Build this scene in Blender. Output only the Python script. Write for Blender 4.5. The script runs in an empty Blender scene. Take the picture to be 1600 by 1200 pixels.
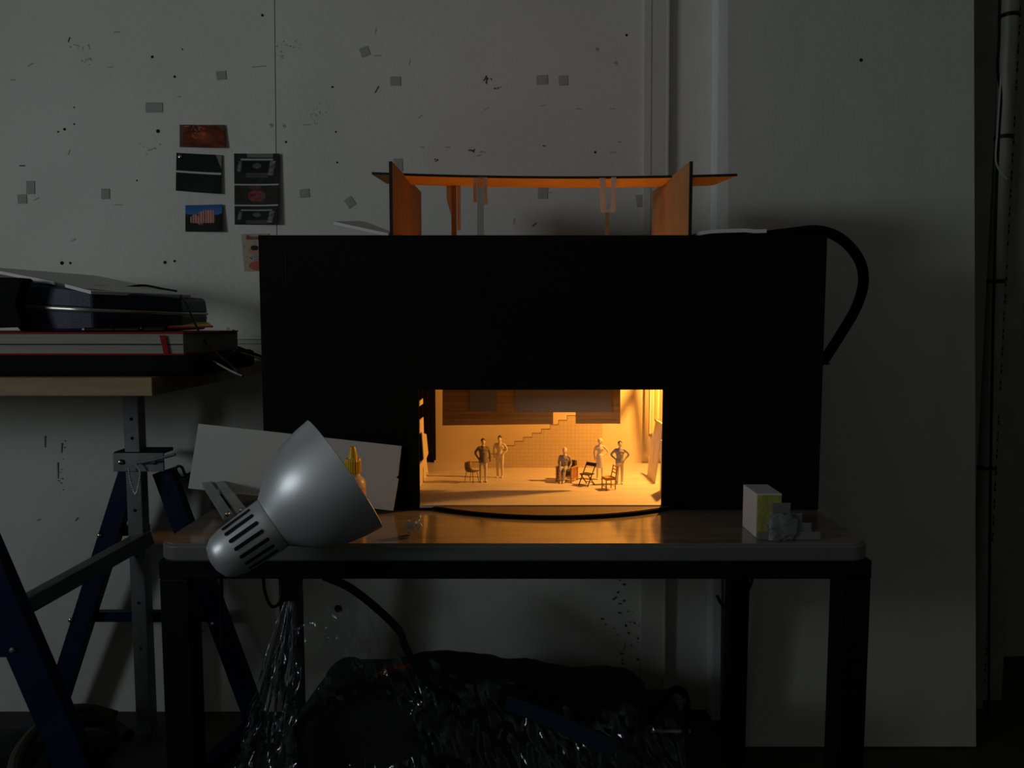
import bpy, bmesh, math, random
from mathutils import Vector, Matrix, noise
random.seed(7)
sc = bpy.context.scene
col = sc.collection
R = math.radians

# ------------------------------------------------------------------ camera
F = 1202.0; CZ = 1.063; PITCH = R(4.76)
cam_d = bpy.data.cameras.new('camera'); cam = bpy.data.objects.new('camera', cam_d); col.objects.link(cam)
cam_d.sensor_width = 36.0; cam_d.lens = F/1600*36.0; cam_d.clip_start = .02
cam.location = (0, 0, CZ); cam.rotation_euler = (R(90)-PITCH, 0, 0)
sc.camera = cam
# ------------------------------------------------------------------ world, window light, exposure
w = bpy.data.worlds.new('world'); sc.world = w; w.use_nodes = True
w.node_tree.nodes['Background'].inputs[0].default_value = (.80, .90, 1.0, 1)
w.node_tree.nodes['Background'].inputs[1].default_value = .0135
WIN = Vector((-2.95, -.90, 1.40))
wl_d = bpy.data.lights.new('window_daylight', 'AREA'); wl = bpy.data.objects.new('window_daylight', wl_d); col.objects.link(wl)
wl_d.shape = 'RECTANGLE'; wl_d.size = 1.3; wl_d.size_y = .62; wl_d.energy = 26.5; wl_d.color = (.90, .97, 1.0)
wl.location = WIN; wl.rotation_euler = (R(90), 0, R(-90))
vs = sc.view_settings
vs.view_transform = 'Standard'; vs.look = 'None'; vs.exposure = 0; vs.gamma = 1; vs.use_curve_mapping = False

# ------------------------------------------------------------------ pixel -> place helpers
FW = Vector((0, math.cos(PITCH), -math.sin(PITCH))); UP = Vector((0, math.sin(PITCH), math.cos(PITCH)))
CAM = Vector((0, 0, CZ))
def ray(px, py): return Vector((1, 0, 0))*((px-800)/F) + UP*((600-py)/F) + FW
def PY(px, py, Y): d = ray(px, py); return CAM + d*(Y/d.y)
def PZ(px, py, z): d = ray(px, py); return CAM + d*((z-CZ)/d.z)
def PX(px, py, X): d = ray(px, py); return CAM + d*(X/d.x)
def PP(px, py, p0, n): d = ray(px, py); n = Vector(n); return CAM + d*((Vector(p0)-CAM).dot(n)/d.dot(n))
W0 = 2.012; WL = .05                                   # the boarded wall leans back a little
WN = Vector((0, 1, -WL)).normalized()
def PW(px, py, off=0.0): return PP(px, py, Vector((0, W0, 0))-WN*off, WN)

# ------------------------------------------------------------------ materials
MATS = {}
def mat(name, c, rough=.6, metal=0.0, var=0.0, scale=20.0, bump=0.0, bscale=None, stretch=(1, 1, 1), spec=.5, trans=0.0):
    m = bpy.data.materials.new(name); m.use_nodes = True; nt = m.node_tree; b = nt.nodes['Principled BSDF']
    b.inputs['Base Color'].default_value = (*c, 1); b.inputs['Roughness'].default_value = rough
    b.inputs['Metallic'].default_value = metal; b.inputs['Specular IOR Level'].default_value = spec
    if trans: b.inputs['Transmission Weight'].default_value = trans
    tc = nt.nodes.new('ShaderNodeTexCoord'); mp = nt.nodes.new('ShaderNodeMapping'); mp.inputs['Scale'].default_value = stretch
    nt.links.new(tc.outputs['Object'], mp.inputs['Vector'])
    if var:
        n = nt.nodes.new('ShaderNodeTexNoise'); n.inputs['Scale'].default_value = scale; n.inputs['Detail'].default_value = 6
        nt.links.new(mp.outputs['Vector'], n.inputs['Vector'])
        r = nt.nodes.new('ShaderNodeValToRGB'); r.color_ramp.elements[0].position = .3; r.color_ramp.elements[1].position = .7
        r.color_ramp.elements[0].color = (*[max(0, x*(1-var)) for x in c], 1); r.color_ramp.elements[1].color = (*[min(1, x*(1+var)) for x in c], 1)
        nt.links.new(n.outputs['Fac'], r.inputs['Fac']); nt.links.new(r.outputs['Color'], b.inputs['Base Color'])
    if bump:
        n2 = nt.nodes.new('ShaderNodeTexNoise'); n2.inputs['Scale'].default_value = bscale or scale*3; n2.inputs['Detail'].default_value = 5
        nt.links.new(mp.outputs['Vector'], n2.inputs['Vector'])
        bp = nt.nodes.new('ShaderNodeBump'); bp.inputs['Strength'].default_value = bump; bp.inputs['Distance'].default_value = .004
        nt.links.new(n2.outputs['Fac'], bp.inputs['Height']); nt.links.new(bp.outputs['Normal'], b.inputs['Normal'])
    MATS[name] = m; return m
M = {}
def dm(k, *a, **kw): M[k] = mat(k, *a, **kw)
dm('wall_paint', (.66, .665, .63), .55, var=.06, scale=3, bump=.35, bscale=55)
dm('room_paint', (.33, .32, .29), .8)
dm('panel_paint', (.60, .605, .58), .5, var=.04, scale=4, bump=.12, bscale=60, stretch=(3, 3, .6))
dm('trim_paint', (.60, .60, .565), .45, var=.05, scale=6, bump=.15, bscale=50, stretch=(4, 4, .5))
dm('trim_white', (.85, .86, .88), .4)
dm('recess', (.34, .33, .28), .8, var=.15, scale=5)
dm('hole', (.004, .004, .004), .9)
dm('mark', (.05, .05, .05), .8)
dm('chip', (.40, .40, .38), .8)
dm('screw', (.55, .55, .53), .4)
dm('pad', (.42, .425, .41), .75, var=.2, scale=300, bump=.6, bscale=700)
dm('floor', (.035, .033, .030), .7, var=.4, scale=8, bump=.3)
dm('laminate', (.255, .222, .175), .13, var=.22, scale=7, stretch=(1, 6, 1), spec=.85)
dm('edge_band', (.16, .175, .17), .35, var=.05, scale=10)
dm('black_steel', (.0035, .0035, .004), .6, spec=.2)
dm('black_card', (.0045, .0045, .0042), .85, var=.2, scale=8, spec=.15)
dm('black_in', (.012, .010, .009), .9, spec=.1)
dm('cream', (.79, .70, .55), .8, var=.03, scale=8, spec=.2)
dm('white_card', (.60, .595, .58), .7, spec=.3)
dm('foam_white', (.74, .75, .77), .65, spec=.3)
dm('stage_floor', (.74, .68, .63), .55, var=.10, scale=6, stretch=(1, 9, 1), spec=.3)
dm('kraft', (.85, .51, .19), .75, var=.10, scale=14, spec=.2)
dm('kraft_card', (.42, .235, .10), .8, var=.10, scale=14, spec=.1)
dm('kraft_dark', (.012, .009, .008), .8)
dm('forestage', (.16, .11, .07), .6, var=.1, scale=10)
dm('grey_card', (.48, .41, .33), .8, spec=.2)

dm('silver', (.84, .88, .92), .43, metal=.65, var=.05, scale=9, bump=.05, bscale=40)
dm('steel', (.42, .44, .44), .42, metal=.6, var=.1, scale=20)
dm('zinc', (.20, .22, .22), .45, metal=.5, var=.25, scale=14, bump=.1)
dm('chrome', (.7, .7, .7), .2, metal=1)
dm('blue_steel', (.006, .009, .045), .4, var=.15, scale=12, spec=.25)
dm('black_plastic', (.005, .005, .0055), .5, spec=.2)
dm('black_rubber', (.004, .004, .004), .7, spec=.1)
dm('ply', (.30, .215, .11), .6, var=.25, scale=5, stretch=(1, 8, 8), bump=.1)
dm('ply_edge', (.27, .185, .09), .6, var=.3, scale=9, stretch=(1, 3, 30))
dm('navy_case', (.018, .026, .060), .5, var=.1, scale=80, bump=.25, bscale=500)
dm('zip', (.45, .45, .42), .3, metal=.8)
dm('red_cover', (.30, .014, .02), .75, var=.1, scale=20, spec=.12)
dm('paper', (.30, .29, .25), .8, var=.25, scale=6, stretch=(.6, .6, 130))
dm('yellow_plastic', (.72, .47, .012), .35)
dm('yellow_paper', (.62, .50, .12), .6)
dm('bottle_white', (.72, .66, .58), .35)
dm('label_print', (.62, .45, .38), .4)
dm('tissue', (.66, .66, .62), .4)
dm('sponge', (.42, .40, .10), .85, var=.2, scale=60, bump=.4, bscale=200)
dm('clear_grey', (.20, .22, .22), .5, var=.15, scale=40)
dm('fig', (.78, .72, .62), .6, spec=.3)
dm('fig_grey', (.24, .23, .20), .6, spec=.3)
dm('fig_hair', (.07, .05, .035), .7)
dm('fig_blond', (.80, .72, .50), .7)
dm('fig_stripe', (.42, .40, .44), .7)
dm('mini_wood', (.52, .28, .08), .5, var=.2, scale=200)
dm('mini_black', (.020, .013, .012), .5)
dm('mini_brown', (.14, .06, .035), .5)
dm('cushion', (.12, .10, .045), .8, var=.3, scale=300)
dm('dark_cloth', (.012, .012, .013), .85, var=.4, scale=18, bump=.8, bscale=30)
dm('blue_cloth', (.012, .014, .05), .75)
dm('red_cloth', (.30, .012, .02), .6)
dm('grey_pipe', (.24, .24, .22), .5, var=.15, scale=8)
dm('cable_white', (.34, .34, .32), .4)
dm('hose', (.06, .055, .045), .6, var=.2, scale=15)

# gridded card for the stair profile: fine scribed tile lines
def grid_mat():
    m = mat('grid_card', (.70, .60, .46), .8, spec=.2); nt = m.node_tree; b = nt.nodes['Principled BSDF']
    tc = nt.nodes.new('ShaderNodeTexCoord'); mp = nt.nodes.new('ShaderNodeMapping'); mp.inputs['Rotation'].default_value = (R(90), 0, 0)
    br = nt.nodes.new('ShaderNodeTexBrick'); br.offset = 0; br.inputs['Scale'].default_value = 1
    br.inputs['Color1'].default_value = (.62, .53, .41, 1); br.inputs['Color2'].default_value = (.59, .50, .38, 1); br.inputs['Mortar'].default_value = (.46, .37, .26, 1)
    br.inputs['Mortar Size'].default_value = .00035; br.inputs['Brick Width'].default_value = .0088; br.inputs['Row Height'].default_value = .0088
    br.inputs['Mortar Smooth'].default_value = .3
    nt.links.new(tc.outputs['Object'], mp.inputs['Vector']); nt.links.new(mp.outputs['Vector'], br.inputs['Vector'])
    nt.links.new(br.outputs['Color'], b.inputs['Base Color']); return m
M['grid'] = grid_mat()
def corrugated():
    m = mat('corrugated_kraft', (.5, .3, .13), .8, spec=.2); nt = m.node_tree; b = nt.nodes['Principled BSDF']
    tc = nt.nodes.new('ShaderNodeTexCoord'); mp = nt.nodes.new('ShaderNodeMapping'); mp.inputs['Scale'].default_value = (4, 1, 160)
    n = nt.nodes.new('ShaderNodeTexNoise'); n.inputs['Scale'].default_value = 1.0; n.inputs['Detail'].default_value = 4
    r = nt.nodes.new('ShaderNodeValToRGB'); r.color_ramp.elements[0].color = (.65, .34, .10, 1); r.color_ramp.elements[1].color = (.95, .56, .21, 1)
    r.color_ramp.elements[0].position = .3; r.color_ramp.elements[1].position = .7
    nt.links.new(tc.outputs['Object'], mp.inputs['Vector']); nt.links.new(mp.outputs['Vector'], n.inputs['Vector'])
    nt.links.new(n.outputs['Fac'], r.inputs['Fac']); nt.links.new(r.outputs['Color'], b.inputs['Base Color']); return m
M['corr'] = corrugated()
def film():
    m = bpy.data.materials.new('clear_plastic_film'); m.use_nodes = True; nt = m.node_tree
    for n in list(nt.nodes): nt.nodes.remove(n)
    o = nt.nodes.new('ShaderNodeOutputMaterial'); t = nt.nodes.new('ShaderNodeBsdfTransparent'); g = nt.nodes.new('ShaderNodeBsdfGlossy')
    t.inputs[0].default_value = (.93, .94, .94, 1); g.inputs['Roughness'].default_value = .07; g.inputs[0].default_value = (.9, .95, 1, 1)
    fr = nt.nodes.new('ShaderNodeFresnel'); fr.inputs[0].default_value = 1.5
    mx = nt.nodes.new('ShaderNodeMixShader'); nt.links.new(fr.outputs[0], mx.inputs[0]); nt.links.new(t.outputs[0], mx.inputs[1]); nt.links.new(g.outputs[0], mx.inputs[2])
    nt.links.new(mx.outputs[0], o.inputs[0]); return m
M['film'] = film()
def tape_mat():
    m = mat('translucent_tape', (.85, .78, .68), .5); nt = m.node_tree; b = nt.nodes['Principled BSDF']; o = nt.nodes['Material Output']
    t = nt.nodes.new('ShaderNodeBsdfTranslucent'); t.inputs[0].default_value = (.85, .75, .62, 1); x = nt.nodes.new('ShaderNodeMixShader'); x.inputs[0].default_value = .55
    nt.links.new(b.outputs[0], x.inputs[1]); nt.links.new(t.outputs[0], x.inputs[2]); nt.links.new(x.outputs[0], o.inputs[0]); return m
M['tape'] = tape_mat()
def clear_mat():
    m = mat('clear_strip', (.45, .44, .40), .3); nt = m.node_tree; b = nt.nodes['Principled BSDF']; o = nt.nodes['Material Output']
    t = nt.nodes.new('ShaderNodeBsdfTransparent'); t.inputs[0].default_value = (.88, .88, .82, 1); x = nt.nodes.new('ShaderNodeMixShader'); x.inputs[0].default_value = .8
    nt.links.new(b.outputs[0], x.inputs[1]); nt.links.new(t.outputs[0], x.inputs[2]); nt.links.new(x.outputs[0], o.inputs[0]); return m
M['perspex'] = clear_mat()
def print_mat():
    m = mat('printed_paper', (.5, .5, .5), .5, spec=.12); nt = m.node_tree; a = nt.nodes.new('ShaderNodeVertexColor'); a.layer_name = 'print'
    nt.links.new(a.outputs['Color'], nt.nodes['Principled BSDF'].inputs['Base Color']); return m
M['print'] = print_mat()
def glow():
    m = bpy.data.materials.new('bulb_glow'); m.use_nodes = True; b = m.node_tree.nodes['Principled BSDF']
    b.inputs['Emission Color'].default_value = (1, .55, .16, 1); b.inputs['Emission Strength'].default_value = 6; return m
M['glow'] = glow()

# ------------------------------------------------------------------ mesh builder
WLOC = {}
class MB:
    def __init__(s): s.v = []; s.f = []; s.mi = []; s.cur = 0
    def add(s, vs_, fs):
        o = len(s.v); s.v += [Vector(p) for p in vs_]
        for f in fs: s.f.append([o+i for i in f]); s.mi.append(s.cur)
        return s
    def hexa(s, p): return s.add(p, [(0, 3, 2, 1), (4, 5, 6, 7), (0, 1, 5, 4), (1, 2, 6, 5), (2, 3, 7, 6), (3, 0, 4, 7)])
    def box(s, lo, hi):
        a, b = lo, hi
        return s.hexa([(a[0], a[1], a[2]), (b[0], a[1], a[2]), (b[0], b[1], a[2]), (a[0], b[1], a[2]), (a[0], a[1], b[2]), (b[0], a[1], b[2]), (b[0], b[1], b[2]), (a[0], b[1], b[2])])
    def cbox(s, c, sz, rot=None):
        c = Vector(c); h = Vector(sz)/2; pts = []
        for q in ((-1, -1, -1), (1, -1, -1), (1, 1, -1), (-1, 1, -1), (-1, -1, 1), (1, -1, 1), (1, 1, 1), (-1, 1, 1)):
            p = Vector((q[0]*h.x, q[1]*h.y, q[2]*h.z)); p = rot @ p if rot else p; pts.append(c+p)
        return s.hexa(pts)
    def prism(s, poly, off):
        n = len(poly); off = Vector(off); a = [Vector(p) for p in poly]
        return s.add(a+[p+off for p in a], [tuple(range(n-1, -1, -1)), tuple(range(n, 2*n))]+[(i, (i+1) % n, n+(i+1) % n, n+i) for i in range(n)])
    def beam(s, p0, p1, w_, h_, up=(0, -1, 0)):
        p0 = Vector(p0); p1 = Vector(p1); d = (p1-p0).normalized(); u = Vector(up); u = (u-d*u.dot(d)).normalized(); r = d.cross(u)
        return s.hexa([p0-r*w_/2-u*h_/2, p0+r*w_/2-u*h_/2, p0+r*w_/2+u*h_/2, p0-r*w_/2+u*h_/2, p1-r*w_/2-u*h_/2, p1+r*w_/2-u*h_/2, p1+r*w_/2+u*h_/2, p1-r*w_/2+u*h_/2])
    def tube(s, path, r, seg=10, cap=True):
        path = [Vector(p) for p in path]; n = len(path); rs = r if isinstance(r, (list, tuple)) else [r]*n
        t0 = (path[1]-path[0]).normalized(); u = t0.orthogonal().normalized(); vs_ = []; fs = []
        for i, p in enumerate(path):
            t = (path[min(i+1, n-1)]-path[max(i-1, 0)]).normalized(); u = (u-t*u.dot(t)).normalized(); q = t.cross(u)
            vs_ += [p+(u*math.cos(2*math.pi*k/seg)+q*math.sin(2*math.pi*k/seg))*rs[i] for k in range(seg)]
        for i in range(n-1):
            for k in range(seg): fs.append((i*seg+k, i*seg+(k+1) % seg, (i+1)*seg+(k+1) % seg, (i+1)*seg+k))
        if cap: fs += [tuple(range(seg-1, -1, -1)), tuple((n-1)*seg+k for k in range(seg))]
        return s.add(vs_, fs)
    def lathe(s, prof, base, axis=(0, 0, 1), seg=32, cap=True):
        base = Vector(base); ax = Vector(axis).normalized(); u = ax.orthogonal().normalized(); q = ax.cross(u); vs_ = []; fs = []
        for (r, h) in prof: vs_ += [base+ax*h+(u*math.cos(2*math.pi*k/seg)+q*math.sin(2*math.pi*k/seg))*r for k in range(seg)]
        for i in range(len(prof)-1):
            for k in range(seg): fs.append((i*seg+k, i*seg+(k+1) % seg, (i+1)*seg+(k+1) % seg, (i+1)*seg+k))
        if cap: fs += [tuple(range(seg-1, -1, -1)), tuple((len(prof)-1)*seg+k for k in range(seg))]
        return s.add(vs_, fs)
    def sphere(s, c, r, sc_=(1, 1, 1), seg=16, rings=10, top=0.0, bot=1.0, rot=None):
        c = Vector(c); vs_ = []; fs = []
        for i in range(rings+1):
            th = math.pi*(top+(bot-top)*i/rings)
            for k in range(seg):
                p = Vector((r*sc_[0]*math.sin(th)*math.cos(2*math.pi*k/seg), r*sc_[1]*math.sin(th)*math.sin(2*math.pi*k/seg), r*sc_[2]*math.cos(th)))
                vs_.append(c+(rot @ p if rot else p))
        for i in range(rings):
            for k in range(seg): fs.append((i*seg+k, (i+1)*seg+k, (i+1)*seg+(k+1) % seg, i*seg+(k+1) % seg))
        return s.add(vs_, fs)
    def grid(s, fn, nu, nv):
        vs_ = [fn(i/nu, j/nv) for j in range(nv+1) for i in range(nu+1)]
        return s.add(vs_, [(j*(nu+1)+i, j*(nu+1)+i+1, (j+1)*(nu+1)+i+1, (j+1)*(nu+1)+i) for j in range(nv) for i in range(nu)])
    def build(s, name, m, parent=None, smooth=False, bev=0.0, origin=None, merge=True, angle=35):
        if parent is not None: o0 = WLOC[parent]
        elif origin is not None: o0 = Vector(origin)
        else:
            xs = [p.x for p in s.v]; ys = [p.y for p in s.v]; zs = [p.z for p in s.v]
            o0 = Vector(((min(xs)+max(xs))/2, (min(ys)+max(ys))/2, min(zs)))
        me = bpy.data.meshes.new(name); me.from_pydata([p-o0 for p in s.v], [], s.f)
        for mm in (m if isinstance(m, (list, tuple)) else [m]): me.materials.append(M[mm])
        me.polygons.foreach_set('material_index', s.mi)
        bm = bmesh.new(); bm.from_mesh(me)
        if merge: bmesh.ops.remove_doubles(bm, verts=bm.verts, dist=1e-6)
        bmesh.ops.recalc_face_normals(bm, faces=bm.faces); bm.to_mesh(me); bm.free()
        if smooth: me.shade_smooth(); me.set_sharp_from_angle(angle=R(angle))
        ob = bpy.data.objects.new(name, me); col.objects.link(ob)
        if parent is not None: ob.parent = parent; WLOC[ob] = o0
        else: ob.location = o0; WLOC[ob] = o0
        if bev:
            b = ob.modifiers.new('bevel', 'BEVEL'); b.width = bev; b.segments = 2; b.limit_method = 'ANGLE'; b.angle_limit = R(40)
        return ob
def tag(o, label, cat, group=None):
    o['label'] = label; o['category'] = cat
    if group: o['group'] = group
    return o
def struct(o): o['kind'] = 'structure'; return o
def thing(name, loc, label, cat, group=None):
    o = bpy.data.objects.new(name, None); col.objects.link(o); o.location = loc; o.empty_display_size = .05; WLOC[o] = Vector(loc)
    return tag(o, label, cat, group)
def curve(pts, n=8):
    pts = [Vector(p) for p in pts]; P = [pts[0]*2-pts[1]]+pts+[pts[-1]*2-pts[-2]]; out = []
    for i in range(1, len(P)-2):
        a, b, c, d = P[i-1:i+3]
        for k in range(n):
            t = k/n; out.append(.5*((2*b)+(c-a)*t+(2*a-5*b+4*c-d)*t*t+(3*b-a-3*c+d)*t**3))
    return out+[pts[-1]]
ROT = lambda ang, ax='Z': Matrix.Rotation(R(ang), 3, ax)

# ================================================================== THE ROOM
fl = struct(MB().box((-3.4, -2.6, -.06), (3.4, 3.2, 0)).build('floor', 'floor'))
def wallquad(mb, x0, x1, z0, z1, off0, off1):
    """slab on the leaning wall between two offsets in front of it"""
    ys = lambda z, o: W0+WL*z-o
    mb.hexa([(x0, ys(z0, off1), z0), (x1, ys(z0, off1), z0), (x1, ys(z0, off0), z0), (x0, ys(z0, off0), z0),
             (x0, ys(z1, off1), z1), (x1, ys(z1, off1), z1), (x1, ys(z1, off0), z1), (x0, ys(z1, off0), z1)])
    return mb
xw = lambda px, py=300: PW(px, py).x
XR = xw(1137)
wall = struct(wallquad(MB(), -3.0, .86, 0, 2.7, -.05, -.012).build('wall_back', 'wall_paint', merge=False))
zl = PW(360, 530).z
XS = xw(432); XE = xw(1004)
wallquad(MB(), -3.0, XS-.0012, zl, 2.7, -.012, 0).build('wall_board', 'wall_paint', wall)
wallquad(MB(), XS+.0012, XE, zl, 2.7, -.012, 0).build('wall_board', 'wall_paint', wall)
wallquad(MB(), -3.0, XE, .0, zl-.012, -.012, -.002).build('wall_board', 'wall_paint', wall)
struct(wallquad(MB(), -3.0, XE, zl-.012, zl-.004, -.012, .006).build('trim_1', 'trim_paint', bev=.001))
# batten with two grooves, then the recessed strip, then the protruding post
t2 = struct(wallquad(MB(), XE, xw(1044), 0, 2.7, -.012, .010).build('trim_2', 'trim_paint', bev=.0015))
wallquad(MB(), xw(1016)-.0006, xw(1016)+.0006, 1.2, 2.7, .0101, .0104).build('groove', 'mark', t2)
wallquad(MB(), xw(1039), xw(1043), 0, 2.7, .0102, .016).build('bead', 'trim_paint', t2, bev=.002)
struct(wallquad(MB(), PW(1119.5, 300, .046).x, PW(1133, 300, .046).x, 0, 2.7, -.012, .046).build('trim_3', 'trim_white', bev=.001))
struct(wallquad(MB(), PW(1133, 300, .046).x+.0005, PW(1145, 300, .02).x, 0, 2.7, -.03, -.02).build('trim_4', 'hole'))
# deep dark recess on the far right
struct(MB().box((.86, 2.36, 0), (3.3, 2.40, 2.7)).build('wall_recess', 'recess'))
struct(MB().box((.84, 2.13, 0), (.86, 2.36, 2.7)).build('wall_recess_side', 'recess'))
struct(MB().box((2.3, -2.6, 0), (2.35, 2.36, 2.7)).build('wall_right', 'room_paint'))
struct(MB().box((-3.05, -2.65, 0), (2.3, -2.6, 2.7)).build('wall_front', 'room_paint'))
struct(MB().box((-3.05, -2.6, 2.7), (2.35, 2.40, 2.75)).build('ceiling', 'room_paint'))
# left wall with the window the daylight comes through
wx = -3.05
lw = MB()
for (y0, y1, z0, z1) in ((-2.6, -1.57, 0, 2.7), (-.23, 2.2, 0, 2.7), (-1.57, -.23, 0, 1.07), (-1.57, -.23, 1.73, 2.7)): lw.box((wx-.12, y0, z0), (wx, y1, z1))
struct(lw.build('wall_left', 'wall_paint', merge=False))
struct(MB().box((-2.54, -.50, 0), (-1.30, -.22, 1.22)).build('light_blocker', 'room_paint'))  # unseen low block added to keep window light off the lower wall
wf = MB()
for (y0, y1, z0, z1) in ((-1.57, -1.52, 1.07, 1.73), (-.28, -.23, 1.07, 1.73), (-1.57, -.23, 1.07, 1.10), (-1.57, -.23, 1.70, 1.73)): wf.box((wx-.09, y0, z0), (wx-.04, y1, z1))
win = struct(wf.build('window_1', 'trim_paint', merge=False))

# ---- leaning white board (door blank) on the right
def lean_y(z): return 1.835+(z)*.088
zb = 2.05
pt = lambda px, py: PP(px, py, (0, 1.835, 0), (0, 1, -.088))
x0 = pt(1137, 300).x; x1 = pt(1523, 300).x
n_lean = Vector((0, 1, -.088)).normalized()
bd = MB().prism([(x0, lean_y(0.003), .003), (x1, lean_y(.003), .003), (x1, lean_y(zb), zb), (x0, lean_y(zb), zb)], n_lean*.036).build('leaning_board', 'panel_paint', bev=.001)
tag(bd, 'tall plain white board leaning against the wall right of the black model box', 'board')
c = pt(1345, 94)
MB().lathe([(.0042, 0), (.0042, .0006)], c-n_lean*.0008, -n_lean, 14).build('drill_hole', 'hole', bd)

# ---- pipes and perforated rail in the dark recess
RY = 2.05
def rc(px, py): return PY(px, py, RY)
pa = rc(1576, 60); pb = rc(1566, 600)
pipe = thing('vertical_pipe', (pa.x, RY, 0), 'dim grey vertical pipe with straps beside the perforated rail at the right edge', 'pipe')
MB().tube([(pa.x, RY, 0), (pa.x, RY, 2.68)], .0205, 18).build('tube', 'grey_pipe', pipe, smooth=True)
for py in (25, 215, 440, 730):
    z = rc(1570, py).z; MB().lathe([(.0225, -.005), (.0225, .005)], (pa.x, RY, z), seg=18).build('strap', 'black_plastic', pipe, smooth=True)
rx = rc(1593, 100).x
rail = thing('perforated_rail', (rx, RY, 0), 'dark perforated steel rail with rows of slots at the right edge', 'rail')
rb = MB(); xs_ = [rx-.02, rx-.012, rx-.002, rx+.003, rx+.013, rx+.022]; zz = 0.0; k = 0; yr = RY+.025
while zz < 2.66:
    for i in range(5):
        cut = (i == 1 and k % 3 != 2) or (i == 3 and (k+1) % 3 != 2)
        if cut and k % 26 > 2:
            z0, z1 = zz, zz+.005
            rb.box((xs_[i], yr, z0), (xs_[i+1], yr+.002, z1))
        else: rb.box((xs_[i], yr, zz), (xs_[i+1], yr+.002, zz+.0155))
    zz += .0155; k += 1
rb.build('slotted_face', 'grey_pipe', rail)
MB().box((rx+.022, yr, 0), (rx+.06, yr+.002, 2.68)).build('flange', 'grey_pipe', rail)
MB().box((rx-.02, yr+.03, 0), (rx+.06, yr+.034, 2.68)).build('back_plate', 'hole', rail)
for (nm, pts, r) in (('loose_cable', [(1562, -10), (1561, 60), (1559, 110), (1564, 150), (1560, 220), (1556, 330), (1550, 600), (1546, 900), (1544, 1250)], .0035),):
    tag(MB().tube(curve([PY(a, b, RY-.06) for a, b in pts]), r, 6).build(nm, 'black_plastic', smooth=True), 'thin dark cable hanging down beside the grey pipe', 'cable')
tag(MB().tube(curve([PY(a, b, RY-.07) for a, b in [(1564, 120), (1562, 150), (1558, 210), (1556, 250), (1563, 268), (1574, 280)]]), .0022, 6).build('loose_wire', 'cable_white', smooth=True), 'short pale wire looping off the grey pipe', 'cable')

# ---- small things on the wall
pads = [(346, 118, 15, 13, 5), (241, 168, 26, 15, 0), (570, 81, 14, 14, 20), (618, 127, 16, 14, 0), (847, 125, 17, 14, 3), (880, 126, 14, 15, 4), (48, 293, 13, 20, 0),
        (35, 311, 14, 14, 2), (165, 303, 13, 16, 0), (476, 302, 15, 13, 5), (547, 316, 13, 15, 35), (848, 302, 15, 17, 0), (622, 258, 14, 20, 2), (999, 314, 10, 18, 8)]
plab = ['small square grey adhesive pad on the wall above the brown printed photo', 'wide rectangular grey adhesive pad on the wall, left of the photos',
        'tilted square adhesive pad highest on the wall, above the model', 'square adhesive pad on the bare wall above the left card of the bridge',
        'square adhesive pad, left one of the close pair above the bridge', 'square adhesive pad, right one of the close pair above the bridge',
        'upright adhesive pad at far left, upper one of two touching', 'square adhesive pad at far left, lower one of two touching',
        'single upright adhesive pad on the wall between far left pads and photos', 'square adhesive pad just right of the three-picture strip',
        'diamond-tilted adhesive pad on the wall above the left white offcut', 'upright adhesive pad seen just under the middle of the bridge',
        'upright adhesive pad peeking out beside the left bridge card', 'narrow curled pad on the wall under the bridge, beside the batten']
for (px, py, w_, h_, a), lb in zip(pads, plab):
    s_ = PW(px, py).y/F; mb = MB(); c = PW(px, py, .0001); rt = ROT(-a, 'Y')
    mb.cbox(c-WN*.0009, (w_*s_, .0018, h_*s_), Matrix.Rotation(-math.atan(WL), 3, 'X') @ rt)
    tag(mb.build('adhesive_pad', 'pad', bev=.0005), lb, 'adhesive pad', 'adhesive pads left on the wall')
def wdisc(name, px, py, r, m, h=.0006):
    return MB().lathe([(r, 0), (r, h)], PW(px, py, -.0001), -WN, 12).build(name, m, wall)
s_ = 2.05/F
for (px, py, r) in ((238, 89, 2.2), (247, 205, 3), (101, 202, 2.2), (91, 206, 1.5), (116, 194, 1.4), (258, 410, 2.6), (273, 408, 2), (97, 411, 3), (110, 411, 2), (528, 951, 6), (519, 136, 1.5), (525, 206, 1.5),
                    (979, 55, 2), (273, 120, 2), (410, 24, 2.2), (447, 222, 1.8), (527, 254, 1.5), (365, 517, 2), (930, 238, 2), (116, 168, 1.2), (214, 282, 1.4), (285, 77, 1.2), (521, 136, 1), (1007, 940, 3)):
    wdisc('hole', px, py, r*s_, 'hole')
for (px, py) in ((423, 196), (443, 197), (961, 99), (932, 77)):
    o = MB().lathe([(.0058, 0), (.0062, .001), (.0048, .0018), (.0016, .0018)], PW(px, py), -WN, 14).build('screw', 'screw', wall, smooth=True)
    MB().lathe([(.0014, 0), (.0014, .0021)], PW(px, py), -WN, 8).build('recess', 'hole', o)
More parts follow.
